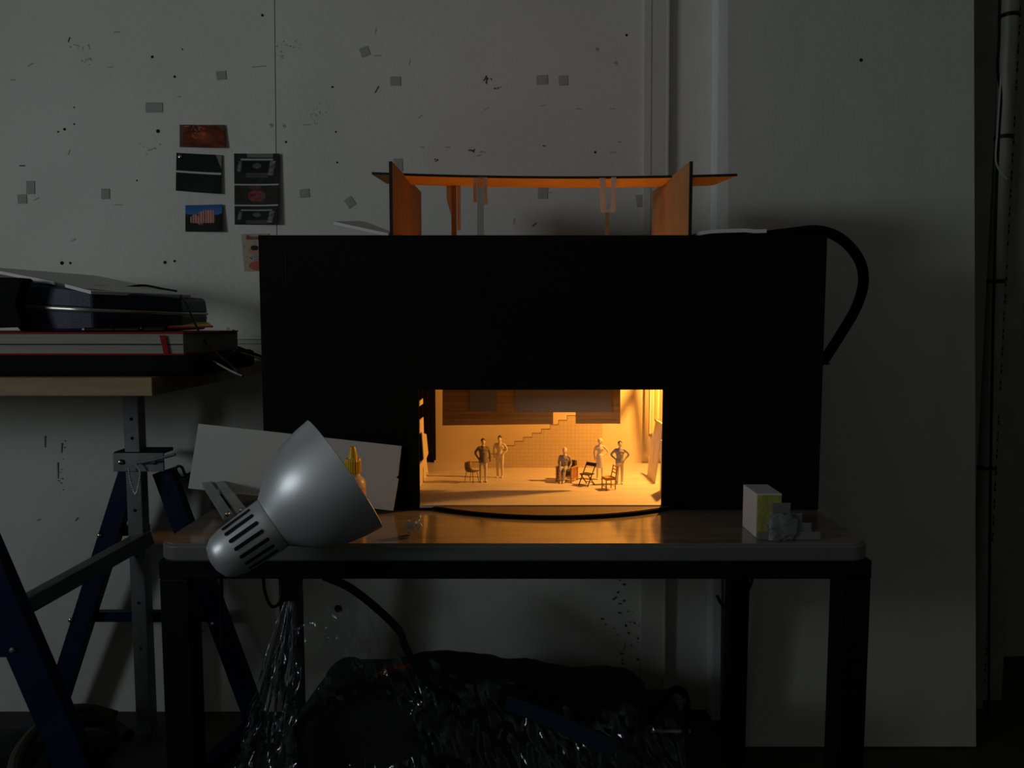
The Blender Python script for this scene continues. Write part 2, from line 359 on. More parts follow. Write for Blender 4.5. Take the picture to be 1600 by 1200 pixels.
for (px, py, ln, a) in ((48, 101, 9, 30), (183, 50, 9, 0), (172, 105, 8, 0), (280, 151, 6, 10), (760, 170, 8, 30), (849, 165, 9, 8), (905, 170, 9, -5), (957, 170, 9, 0), (657, 182, 8, 40), (748, 243, 8, 20), (958, 238, 10, 0),
                        (590, 87, 12, 5), (640, 98, 9, 80), (589, 140, 12, 60), (587, 49, 9, 80), (235, 234, 8, 20), (108, 238, 9, 70), (108, 62, 8, 70), (120, 71, 10, -15), (57, 311, 9, 25), (35, 259, 9, 0),
                        (803, 346, 9, 80), (835, 351, 8, 40), (405, 104, 22, 5), (20, 125, 8, 5), (700, 230, 7, 0), (480, 195, 12, 0), (850, 228, 5, 0), (968, 222, 6, 0), (115, 375, 8, 30), (185, 320, 12, 0), (860, 301, 5, 0), (660, 230, 7, 0),
                        (96, 700, 16, 85), (70, 690, 18, 88), (90, 735, 26, 90), (119, 811, 7, 50), (60, 812, 5, 20), (310, 985, 12, 10), (300, 905, 5, 60), (375, 1006, 5, 20), (215, 1075, 14, 88), (960, 935, 8, 40), (1000, 975, 10, 60), (975, 1010, 12, 80)):
    mb = MB(); d = Vector((math.cos(R(a)), 0, math.sin(R(a)))); c = PW(px, py)
    mb.beam(c-d*ln*s_/2, c+d*ln*s_/2, 1.6*s_, .0016, up=-WN); mb.build('staple', 'chip' if random.random() < .75 else 'mark', wall)
def splat(px, py, n, rx_, ry_, m, smin=.8, smax=2.0, name='paint_chip'):
    mb = MB()
    for i in range(n):
        c = PW(px+random.gauss(0, rx_), py+random.gauss(0, ry_)); a = random.uniform(0, 180); r = random.uniform(smin, smax)*s_
        mb.cbox(c-WN*.0003, (r*2, .001, r*1.1), ROT(a, 'Y'))
    mb.build(name, m, wall)
splat(762, 124, 9, 3, 2.2, 'mark', 1, 2.4); splat(777, 138, 5, 3, 1, 'mark'); splat(740, 236, 6, 3, 1, 'mark', 1, 2); splat(752, 237, 7, 4, 1, 'chip'); splat(680, 250, 5, 3, 1, 'mark', .8, 1.6)
splat(455, 70, 12, 10, 3, 'mark', .5, 1.0); splat(498, 180, 40, 10, 8, 'chip', .5, 1.1); splat(98, 740, 10, 3, 30, 'chip', .8, 1.6); splat(130, 75, 6, 12, 5, 'chip'); splat(125, 97, 7, 15, 3, 'chip')
splat(975, 980, 30, 14, 35, 'mark', .8, 2.4); splat(440, 86, 4, 4, 2, 'chip'); splat(235, 230, 6, 12, 4, 'chip'); splat(310, 985, 6, 8, 3, 'chip', 1, 2); splat(160, 520, 4, 30, 5, 'chip'); splat(357, 519, 10, 4, 5, 'chip')

# ---- printed photographs
def sheet(name, corners, fn, label, nu=72, nv=44, lift=.010, grp='printed pictures pinned to the wall'):
    """corners: tl, tr, br, bl in photograph pixels; the right side curls off the wall"""
    q = [PW(*p) for p in corners]; mb = MB()
    def f(u, v):
        p = q[0].lerp(q[1], u).lerp(q[3].lerp(q[2], u), v); k = lift*(u**3)*(.4+.6*v)+.0015
        return p-WN*k
    mb.grid(f, nu, nv); o = mb.build(name, 'print', smooth=True, merge=False)
    ca = o.data.color_attributes.new('print', 'FLOAT_COLOR', 'POINT')
    for j in range(nv+1):
        for i in range(nu+1): ca.data[j*(nu+1)+i].color = (*fn(i/nu, j/nv), 1)
    sm = o.modifiers.new('thickness', 'SOLIDIFY'); sm.thickness = .0003; sm.offset = 1
    return tag(o, label, 'picture', grp)
def mixc(a, b, t): t = max(0, min(1, t)); return tuple(x+(y-x)*t for x, y in zip(a, b))
def nz(u, v, s=6, o=0): return noise.noise(Vector((u*s+o, v*s, o*.7)))*.5+.5
def f1(u, v):
    c = mixc((.05, .012, .006), (.26, .05, .014), nz(u, v, 5)*1.2-.2)
    d = math.hypot((u-.5)*1.1, (v-.55)*1.2); c = mixc((.30, .065, .02), c, d*2.6)
    if nz(u, v, 22, 3) > .66 and .25 < u < .55 and v < .6: c = (.50, .24, .11)
    if math.hypot((u-.52)*2, v-.4) < .1: c = (.50, .09, .03)
    if u < .08 or (u < .25 and v < .25-u*.7) or (u > .78 and v < (u-.78)*1.4): c = mixc(c, (.10, .09, .075), .6)
    if .1 < u < .2 and .06 < v < .09: c = (.5, .3, .2)
    return c
sheet('printed_picture', [(281, 195), (352, 196), (354, 232), (281, 230)], f1, 'small glossy brown-red stage photo pinned at the top of the wall cluster')
def f2(u, v):
    if .475 < v < .505: return (.62, .62, .60)
    c = (.006, .006, .006)
    if v < .475 and u > .86 and v < (u-.86)*2.6: c = (.20, .20, .19)
    if .2 < u < .8 and v > .9: c = (.012, .012, .012)
    return c
s2 = sheet('printed_picture', [(276, 239), (348, 243), (347, 304), (275, 298)], f2, 'nearly black sheet of two dark pictures with a silver push pin')
p = PW(281, 245, .004)
MB().sphere(p, .0055, (1, .6, 1), 12, 8).build('push_pin', 'chrome', s2, smooth=True)
def f3(u, v):
    def stage(u, v, k):
        c = mixc((.010, .010, .010), (.03, .03, .03), nz(u, v, 8, k))
        if .14 < u < .86 and .17 < v < .215: c = (.40, .40, .38)
        if .18 < u < .82 and .215 < v < .62: c = (.008, .008, .008)
        if math.hypot((u-.5)/.09, (v-.40)/.09) < 1: c = (.11, .11, .10)
        if .25 < u < .75 and .64 < v < .78: c = mixc((.05, .045, .045), (.11, .10, .10), nz(u, v, 30))
        if abs(u-(.85-.12*(v-.3))) < .06 and .25 < v < .72: c = mixc((.02, .02, .02), (.34, .33, .31), nz(u, v, 14, 2))
        if abs(u-(.12-.1*(v-.4))) < .035 and .25 < v < .6: c = mixc((.02, .02, .02), (.30, .30, .28), nz(u, v, 14, 5))
        return c
    if .428 < v < .442 or .722 < v < .736: return (.62, .62, .60)
    if v < .428:
        if .28 < u < .86 and v < .055: return (.17, .17, .16)
        return stage(u, v/.428, 1)
    if v < .722:
        w_ = (v-.442)/.28; c = mixc((.014, .013, .011), (.045, .04, .036), nz(u, w_, 5, 9))
        if math.hypot((u-.5)/.20, (w_-.55)/.30) < 1: c = mixc((.05, .012, .014), (.34, .08, .09), nz(u, w_, 9, 2))
        if math.hypot((u-.46)/.13, (w_-.12)/.10) < 1: c = (.10, .05, .035)
        if math.hypot((u-.64)/.06, (w_-.52)/.12) < 1: c = (.14, .07, .05)
        return c
    return stage(u, (v-.736)/.264*.8+.02, 4)
sheet('printed_picture', [(366, 240), (438, 241), (437, 352), (367, 351)], f3, 'tall strip of three dark stage pictures stacked with white gaps', nu=80, nv=120, lift=.016)
def f4(u, v):
    c = mixc((.03, .10, .32), (.06, .20, .55), v*2)
    if v > .32+.22*(.5-abs(u-.5))*2-.18*max(0, 1-abs(u-.48)*2.4): c = (.008, .012, .010)
    top = .30-.12*math.cos((u-.60)*5.5)*.9
    if u < .36: top = .44-.10*math.cos((u-.25)*14)
    if .13 < u < .78 and top < v < .68-.06*abs(u-.5): c = (.62, .33, .26) if math.sin(u*95) > -.1 else (.30, .09, .07)
    if .3 < u < .45 and .66 < v < .74 and nz(u, v, 20) > .5: c = (.3, .25, .2)
    return c
sheet('printed_picture', [(290, 321), (349, 320), (350, 363), (290, 362)], f4, 'little blue print of a striped circus tent under a blue sky', lift=.013)
def f5(u, v):
    c = mixc((.44, .36, .27), (.50, .43, .33), nz(u, v, 4))
    if math.hypot((u-.45)/.15, (v-.38)/.07) < 1: c = (.025, .018, .015)
    elif math.hypot((u-.42)/.22, (v-.46)/.09) < 1: c = (.50, .27, .20)
    if math.hypot((u-.58)/.32, (v-.64)/.10) < 1: c = (.60, .60, .58) if math.sin((v*1.0+.25*math.sin(u*7))*70) > 0 else (.02, .025, .05)
    if math.hypot((u-.55)/.36, (v-.86)/.13) < 1: c = (.46, .12, .08)
    if nz(u, v, 10, 5) > .72: c = mixc(c, (.3, .2, .15), .5)
    return c
s5 = sheet('printed_picture', [(377, 366), (420, 365), (424, 423), (382, 424)], f5, 'old poster with red lettering half hidden behind the black box', nu=60, nv=80, lift=.002)
tx = bpy.data.curves.new('lettering', 'FONT'); tx.body = 'Bazar'; tx.size = .0165; tx.extrude = .0002
to = bpy.data.objects.new('lettering_src', tx); col.objects.link(to)
dg = bpy.context.evaluated_depsgraph_get(); tme = bpy.data.meshes.new_from_object(to.evaluated_get(dg)); bpy.data.objects.remove(to)
lt = bpy.data.objects.new('lettering', tme); col.objects.link(lt); lt.parent = s5
tme.materials.clear(); tme.materials.append(M['red_cover'])
tp = PW(384, 374, .0045); lt.location = tp-WLOC[s5]; lt.rotation_euler = (R(90)-math.atan(WL), 0, 0)

# ================================================================== WORK TABLE
TZ = .72
tl = PZ(243, 850, TZ); tr = PZ(1365, 850, TZ); TY0 = tl.y; TX0 = tl.x; TX1 = tr.x; TY1 = TY0+.665
tab = thing('work_table', ((TX0+TX1)/2, (TY0+TY1)/2, 0), 'grey-edged laminate work table with black steel legs carrying the black model box', 'table')
def rrect(x0, x1, y0, y1, r, z, n=6):
    out = []
    for (cx, cy, a0) in ((x1-r, y0+r, -90), (x1-r, y1-r, 0), (x0+r, y1-r, 90), (x0+r, y0+r, 180)):
        for k in range(n+1): a = R(a0+90*k/n); out.append(Vector((cx+r*math.cos(a), cy+r*math.sin(a), z)))
    return out
MB().prism(rrect(TX0, TX1, TY0, TY1, .032, TZ-.0285), (0, 0, .0265)).build('edge_band', 'edge_band', tab, bev=.004, smooth=True)
MB().prism(rrect(TX0+.004, TX1-.004, TY0+.004, TY1-.004, .029, TZ-.004), (0, 0, .004)).build('worktop', 'laminate', tab)
lx0 = PY(249, 900, TY0+.012).x; lx1 = PY(1361, 900, TY0+.012).x; LW = .046; ly0 = TY0+.010; ly1 = TY1-.014
az1 = TZ-.029; az0 = az1-.030
MB().box((lx0, ly0, az0), (lx1, ly0+.03, az1)).build('apron_rail', 'black_steel', tab, bev=.002)
MB().box((lx0, ly1-.03, az0), (lx1, ly1, az1)).build('apron_rail', 'black_steel', tab, bev=.002)
MB().box((lx0, ly0+.03, az0), (lx0+.03, ly1-.03, az1)).build('apron_rail', 'black_steel', tab, bev=.002)
MB().box((lx1-.03, ly0+.03, az0), (lx1, ly1-.03, az1)).build('apron_rail', 'black_steel', tab, bev=.002)
for (x, y) in ((lx0, ly0), (lx1-LW, ly0), (lx0, ly1-LW), (lx1-LW, ly1-LW)):
    lg = MB().box((x, y, .012), (x+LW, y+LW, az0)).build('leg', 'black_steel', tab, bev=.003)
    MB().box((x+.003, y+.003, 0), (x+LW-.003, y+LW-.003, .012)).build('foot_cap', 'black_rubber', lg)

# ================================================================== THE BLACK MODEL BOX
B = PZ(850, 797, TZ); BY = B.y; TH = .006
bl = PY(403, 363, BY); br = PY(1296, 372, BY); bz1 = (bl.z+br.z)/2; bx0 = (bl.x+PY(412, 670, BY).x)/2; bx1 = (br.x+PY(1275, 797, BY).x)/2
o_tl = PY(654, 607, BY); o_br = PY(1033, 789, BY); o_tr = PY(1037, 611, BY)
FZ = PY(840, 789, BY).z                                      # stage floor level
BB = BY+.47
box = thing('stage_model_box', ((bx0+bx1)/2, BY+.2, TZ), 'black theatre model box with a glowing orange stage opening on the work table', 'model box')
fp = MB(); ox0, ox1 = o_tl.x, (o_br.x+o_tr.x)/2; oz1 = (o_tl.z+o_tr.z)/2; oz0 = FZ
for (xa, xb, za, zb_) in ((bx0, ox0, TZ+.0005, bz1), (ox1, bx1, TZ+.0005, bz1), (ox0, ox1, oz1, bz1), (ox0, ox1, TZ+.0005, oz0-.0055)): fp.box((xa, BY, za), (xb, BY+TH, zb_))
fp.build('front_panel', 'black_card', box)
for xx, py_ in ((1240, 590), (1236, 730), (446, 420)):
    a = PY(xx, py_, BY); MB().box((a.x, BY-.0006, a.z-.03), (a.x+.002, BY, a.z+.03)).build('seam', 'black_steel', box)
MB().box((bx0, BY+TH, TZ+.0005), (bx0+TH, BB, bz1-.004)).build('side_panel', 'black_in', box)
MB().box((bx1-TH, BY+TH, TZ+.0005), (bx1, BB, bz1-.004)).build('side_panel', 'black_in', box)
MB().box((bx0+TH, BB-TH, TZ+.0005), (bx1-TH, BB, bz1-.012)).build('back_panel', 'black_in', box)
MB().box((ox0-.06, BY+TH, FZ-.005), (ox1+.12, BB-TH, FZ)).build('stage_floor', 'stage_floor', box)
MB().box((ox0, BY-.0005, FZ-.005), (ox1, BY+TH, FZ)).build('threshold', 'stage_floor', box)
# curved forestage lip standing proud of the front
xl, xr_ = PY(676, 793, BY).x, PY(1050, 793, BY).x; ym = PZ(862, 812, TZ).y; hw = (xr_-xl)/2; dp = BY-ym
rad = (hw*hw+dp*dp)/(2*dp); cxm = (xl+xr_)/2; cyc = ym+rad; a0 = math.asin(hw/rad); arc = []
for k in range(33): a = -a0+2*a0*k/32; arc.append(Vector((cxm+rad*math.sin(a), min(BY-.0002, cyc-rad*math.cos(a)), TZ+.0005)))
MB().prism(arc, (0, 0, .0055)).build('forestage_edge', 'black_card', box)
arc2 = [Vector((cxm+(p.x-cxm)*.985, min(BY-.0003, p.y+.003), TZ+.006)) for p in arc]
MB().prism(arc2, (0, 0, .0012)).build('forestage', 'forestage', box)
# backdrop
BKY = PZ(850, 723, FZ).y
bk0 = PY(678, 660, BKY).x; bk1 = PY(1060, 660, BKY).x
MB().box((bk0, BKY, FZ), (bk1, BKY+.004, bz1-.035)).build('backdrop', 'cream', box)
# stair profile card with scribed grid
SY = PZ(800, 731, FZ).y
def zo(x, y): return (640+x/3.902, 590+y/3.902)
def SPz(x, y, Y): return PY(*zo(x, y), Y)
pts = [(1175, 552), (1175, 262), (1013, 262), (1013, 230), (960, 230), (960, 258), (907, 258), (907, 285), (857, 285), (857, 312), (803, 312), (803, 337), (747, 337), (747, 362), (693, 362), (693, 387), (640, 387), (640, 413), (590, 413), (590, 438), (537, 438), (537, 463), (484, 463), (484, 489), (430, 489), (430, 512), (376, 512), (376, 552)]
poly = [SPz(x, y, SY) for x, y in pts]; poly[0].z = poly[-1].z = FZ
MB().prism(poly, (0, .003, 0)).build('stair_profile', 'grid', box, merge=False)
for i in range(2, len(pts)-1):                               # dark strips standing in for the shadow gap at each tread and riser
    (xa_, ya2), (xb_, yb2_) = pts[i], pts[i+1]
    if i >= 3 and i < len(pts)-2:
        a_p = SPz(xa_, ya2, SY); b_p = SPz(xb_, yb2_, SY); MB().beam(a_p-Vector((0, .0004, .0004)), b_p-Vector((0, .0004, .0004)), .0009, .0006).build('tread_shadow', 'mini_brown', box)
# hanging corrugated header with grey window cards
HY = BY+.152
hp = [(200, -260), (1285, -260), (1285, 281), (1013, 281), (1013, 212), (875, 212), (875, 284), (200, 292)]
MB().prism([SPz(x, y, HY) for x, y in hp], (0, .004, 0)).build('hanging_header', 'corr', box)
for (x0_, x1_, y1_) in ((367, 533, 207), (645, 1230, 209)):
    a = SPz(x0_, -200, HY-.002); b = SPz(x1_, y1_, HY-.002); MB().box((a.x, HY-.003, b.z), (b.x, HY-.0005, a.z)).build('grey_window_card', 'grey_card', box)
# the strip that closes the gap behind the stair notch stays backdrop; left black flats
def flat(pxa, pxb, pyb, Y, m, name, pyt=520, th=.003):
    a = PY(pxa, pyt, Y); b = PY(pxb, pyb, Y); return MB().box((a.x, Y, max(FZ, b.z)), (b.x, Y+th, min(a.z, bz1-.02))).build(name, m, box)
flat(640, 681, 719, SY+.01, 'black_in', 'black_flat')
flat(640, 670, 719, SY-.04, 'black_in', 'black_flat')
flat(640, 661, 719, SY-.09, 'black_in', 'black_flat')
def ypoly(pts_, X, th, m, name):
    return MB().prism([PX(x, y, X) for x, y in pts_], (th, 0, 0)).build(name, m, box)
LX = PZ(656, 763, FZ).x
zl_ = lambda pts_: [(645+x/6, 600+y/6) for x, y in pts_]
ypoly(zl_([(57, 985), (146, 840), (128, 700), (146, 650), (128, 470), (104, 462), (100, 310), (57, 345), (57, 470), (86, 450), (104, 705), (60, 765)]), LX, -.002, 'cream', 'cut_wing_card')
ypoly(zl_([(58, 165), (96, 135), (96, 185), (58, 212)]), LX, -.002, 'cream', 'wing_bar')
CYF_ = BY+.012
# right wing: leaning flats and tall strips
zr = lambda pts_: [(960+x/6, 600+y/6) for x, y in pts_]
RX = PZ(1021, 755, FZ).x
ya_ = PZ(1011, 743, FZ).y; yf_ = PZ(1021, 755, FZ).y
fl_l = [PZ(1021.5, 755, FZ), PZ(1011, 743, FZ), PY(1017, 684, ya_), PY(1019.5, 682.5, ya_-.012), PY(1024.7, 656, ya_-.01), PY(1035.8, 663, yf_)]
MB().prism(fl_l, (.003, 0, .0005)).build('leaning_flat', 'cream', box)
sx_ = PZ(1031, 766, FZ); MB().box((sx_.x, sx_.y-.035, FZ), (sx_.x+.003, sx_.y, FZ+.10)).build('side_flat', 'cream', box)
def vstrip(pxa, pxb, pyb, Y, m, name='hanging_strip'):
    a = PY(pxa, 540, Y); b = PY(pxb, pyb, Y); MB().box((a.x, Y, max(b.z, FZ)), (b.x, Y+.003, bz1-.03)).build(name, m, box)
vstrip(1009, 1016, 714, BKY-.016, 'grey_card', 'dark_flat')
vstrip(1016.5, 1019.2, 678, BKY-.022, 'cream'); vstrip(1020.5, 1023.5, 676, BKY-.026, 'cream'); vstrip(1025, 1027, 655, BKY-.032, 'kraft'); vstrip(1028, 1030, 655, BKY-.036, 'cream')
vstrip(1030.5, 1046, 714, BKY-.020, 'grey_card', 'dark_flat')
LZ = bz1-.010  # unseen boards added in the box top to stop lamp light leaking out
MB().box((bx0+TH, BY+TH, LZ), (PY(606, 300, CYF_).x, BB-TH, LZ+.004)).build('spill_blocker', 'black_in', box)
MB().box((.47, BY+TH, LZ), (bx1-TH, BB-TH, LZ+.004)).build('spill_blocker', 'black_in', box)
MB().box((PY(1084, 300, CYF_).x, BY+.29, LZ), (.47, BB-TH, LZ+.004)).build('spill_blocker', 'black_in', box)
MB().box((PY(1084, 300, CYF_).x, BY+TH, LZ), (.47, BY+.15, LZ+.004)).build('spill_blocker', 'black_in', box)
# ---- the two tall kraft side cards, bridge and hangers above the box
CYF = BY+.012
def side_card(xf, px_b, sgn, label):
    Xc = PY(xf, 300, CYF).x
    q = [PX(xf, 253, Xc), PX(px_b, 300, Xc)]; yb = q[1].y
    pl = [(Xc, CYF, bz1-.16), (Xc, CYF, q[0].z), (Xc, yb, q[1].z), (Xc, yb, bz1-.16)]
    o = MB().prism(pl, (sgn*.005, 0, 0)).build('side_card', 'kraft_card', box)
    MB().box((min(Xc, Xc+sgn*.005)-.0004, CYF-.0008, bz1-.16), (max(Xc, Xc+sgn*.005)+.0004, CYF, q[0].z)).build('card_edge', 'kraft_dark', o)
    return Xc
xcl = side_card(613, 658, -1, ''); xcr = side_card(1077, 1019, 1, '')
GY = BY+.165
gl = PY(581, 272.5, GY); gr = PY(1152, 275, GY); gz = (gl.z+gr.z)/2; GD = .105
def sag(x):
    u = (x-gl.x)/(gr.x-gl.x); return gl.z+(gr.z-gl.z)*u-.0065*4*u*(1-u)
gm = MB(); NB = 24; vt = []
for i in range(NB+1):
    u = i/NB; x = gl.x+(gr.x-gl.x)*u; e0 = .02*max(0, 1-u*NB) ; z = sag(x)
    xb = x+(.012 if i == 0 else (-.02 if i == NB else 0))
    vt += [(x, GY, z), (xb, GY+GD, z), (xb, GY+GD, z+.004), (x, GY, z+.004)]
fs = []
for i in range(NB):
    a, b = 4*i, 4*i+4
    for k in range(4): fs.append((a+k, a+(k+1) % 4, b+(k+1) % 4, b+k))
fs += [(3, 2, 1, 0), (4*NB, 4*NB+1, 4*NB+2, 4*NB+3)]
gm.add(vt, fs); bridge = gm.build('bridge', 'kraft', box)
ge = MB()
for i in range(NB):
    xa = gl.x+(gr.x-gl.x)*i/NB; xb = gl.x+(gr.x-gl.x)*(i+1)/NB
    ge.hexa([(xa, GY-.0008, sag(xa)-.0002), (xb, GY-.0008, sag(xb)-.0002), (xb, GY, sag(xb)-.0002), (xa, GY, sag(xa)-.0002), (xa, GY-.0008, sag(xa)+.0045), (xb, GY-.0008, sag(xb)+.0045), (xb, GY, sag(xb)+.0045), (xa, GY, sag(xa)+.0045)])
ge.build('bridge_edge', 'kraft_dark', bridge)
def strip(pxa, pxb, pya, pyb, Y, m, name, par=box, th=.0012):
    a = PY(pxa, pya, Y); b = PY(pxb, pyb, Y); return MB().box((a.x, Y, b.z), (b.x, Y+th, a.z)).build(name, m, par)
HYs = GY-.004
strip(739.5, 745, 278, 316, HYs+.002, 'tape', 'hanger_flap'); strip(756, 761.5, 277, 320, HYs, 'tape', 'hanger_flap'); strip(745.5, 756, 276, 372, HYs-.002, 'perspex', 'hanger_strip')
up_ = [(937, 278), (946, 278), (946.5, 327), (952, 328), (954.5, 322), (955, 277), (963, 277), (962, 330), (959, 332), (940, 332), (938, 326)]
MB().prism([PY(x, y, HYs) for x, y in up_], (0, .0012, 0)).build('hanger_loop', 'tape', box)
strip(946, 951.5, 331, 372, HYs+.004, 'kraft_card', 'hanger_strip')
strip(705, 713.5, 290, 374, GY+GD-.01, 'kraft_card', 'support_strip'); strip(714, 720, 290, 360, GY+GD-.008, 'tape', 'support_flap')
MB().prism([PY(x, y, GY+GD-.006) for x, y in ((697.5, 290), (705, 290), (705, 336), (698, 312))], (0, .001, 0)).build('support_gusset', 'tape', box)
# ---- loose white offcuts lying on top of the box
def slab3(pts_, th, m, name, **k): return MB().prism([PY(*p) for p in pts_], (0, 0, -th)).build(name, m, **k)
a_ = slab3([(521, 346, BY+.03), (560, 345, BY+.16), (572, 346, BY+.16), (612, 362, BY+.08), (607, 364.5, BY+.014)], .006, 'foam_white', 'foam_offcut', bev=.0008)
tag(a_, 'tilted white foam offcut propped on the box top beside the left bridge card', 'offcut', 'foam offcuts on the box')
def arcslab():
    top = [(1087, 364), (1095, 361.5), (1110, 359), (1130, 358), (1165, 357), (1180, 358.5), (1198, 358)]
    mb = MB(); n = len(top); vs_ = []
    for (x, y) in top:
        p = PY(x, y, BY+.02); q = p+Vector((.0, .12, -.001)); vs_ += [p, q, q-Vector((0, 0, .0065)), p-Vector((0, 0, .0065))]
    fs_ = []
    for i in range(n-1):
        a, b = 4*i, 4*i+4
        for k in range(4): fs_.append((a+k, a+(k+1) % 4, b+(k+1) % 4, b+k))
    fs_ += [(3, 2, 1, 0), (4*n-4, 4*n-3, 4*n-2, 4*n-1)]
    return mb.add(vs_, fs_)
tag(arcslab().build('foam_offcut', 'foam_white'), 'bowed white foam strip lying on the box top right of the right bridge card', 'offcut', 'foam offcuts on the box')

# ---- gooseneck lamp reaching into the box from the right
BULB = Vector((.346, BY+.20, FZ+.295))
gk = thing('gooseneck_lamp', PY(1200, 367, BY+.06), 'black gooseneck lamp arching over the right side of the box and shining inside', 'lamp')
npth = curve([PY(1195, 369, BY+.05), PY(1235, 364, BY+.06), PY(1280, 360.5, BY+.08), PY(1315, 374, BY+.10), PY(1342, 405, BY+.12), PY(1349, 440, BY+.13), PY(1338, 480, BY+.14), PY(1312, 525, BY+.15), PY(1285, 567, BY+.16)])
NR = .0098
MB().tube(npth, NR, 14).build('neck', 'black_rubber', gk, smooth=True)
pe = npth[-1]; MB().tube(curve([pe+Vector((.0, 0, .012)), pe+Vector((-.03, 0, 0)), BULB+Vector((.06, 0, .03)), BULB+Vector((.02, 0, .012))]), NR*.9, 12).build('neck_end', 'black_rubber', gk, smooth=True)
MB().prism([PY(x, y, BY+.14) for x, y in ((1284, 563), (1299, 568.5), (1296, 569.5), (1284, 568))], (0, .006, 0)).build('cable_clip', 'black_plastic', gk)
hax = Vector((.55, 0, .83)).normalized()
MB().lathe([(.030, -.010), (.027, .006), (.020, .020), (.011, .03), (.010, .045)], BULB, hax, 24, cap=False).build('shade', 'black_plastic', gk, smooth=True)
MB().sphere(BULB+hax*.012, .010, seg=12, rings=8).build('bulb', 'glow', gk, smooth=True)
bl_d = bpy.data.lights.new('bulb_light', 'SPOT'); blo = bpy.data.objects.new('bulb_light', bl_d); col.objects.link(blo); blo.parent = gk; WLOC[blo] = BULB
bl_d.energy = 7.4; bl_d.color = (1.0, .41, .062); bl_d.shadow_soft_size = .007; bl_d.spot_size = R(152); bl_d.spot_blend = .2
blo.location = BULB-hax*.012-WLOC[gk]; blo.rotation_euler = (-hax).to_track_quat('-Z', 'Y').to_euler()

# unseen strips added near the lamp to cast a V shadow on the backdrop
LP_ = BULB-hax*.012
def caster_pt(px, py): t = PY(px, py, BKY); return LP_+(t-LP_)*.36
for p_, q_ in (((990, 600), (1004, 724)), ((993, 606), (966, 654))):
    MB().beam(caster_pt(*p_), caster_pt(*q_), .0062, .002).build('shadow_strip', 'kraft', box)
# ================================================================== FIGURES AND FURNITURE ON THE STAGE
SC = .0515
def bake(mb, vox, name):
    me = bpy.data.meshes.new(name); me.from_pydata(mb.v, [], mb.f); o = bpy.data.objects.new(name+'_tmp', me); col.objects.link(o)
    r = o.modifiers.new('r', 'REMESH'); r.mode = 'VOXEL'; r.voxel_size = vox; s = o.modifiers.new('s', 'SMOOTH'); s.factor = .5; s.iterations = 5
    dg = bpy.context.evaluated_depsgraph_get(); out = bpy.data.meshes.new_from_object(o.evaluated_get(dg)); bpy.data.objects.remove(o); bpy.data.meshes.remove(me)
    return out
def limb(mb, pts, rs):
    mb.tube(curve(pts, 5), _lerp_r(pts, rs, 5), 10)
    for p, r in zip(pts, rs): mb.sphere(p, r, seg=10, rings=8)
def _lerp_r(pts, rs, n):
    out = []
    for i in range(len(pts)-1):
        for k in range(n): out.append(rs[i]+(rs[i+1]-rs[i])*k/n)
    return out+[rs[-1]]
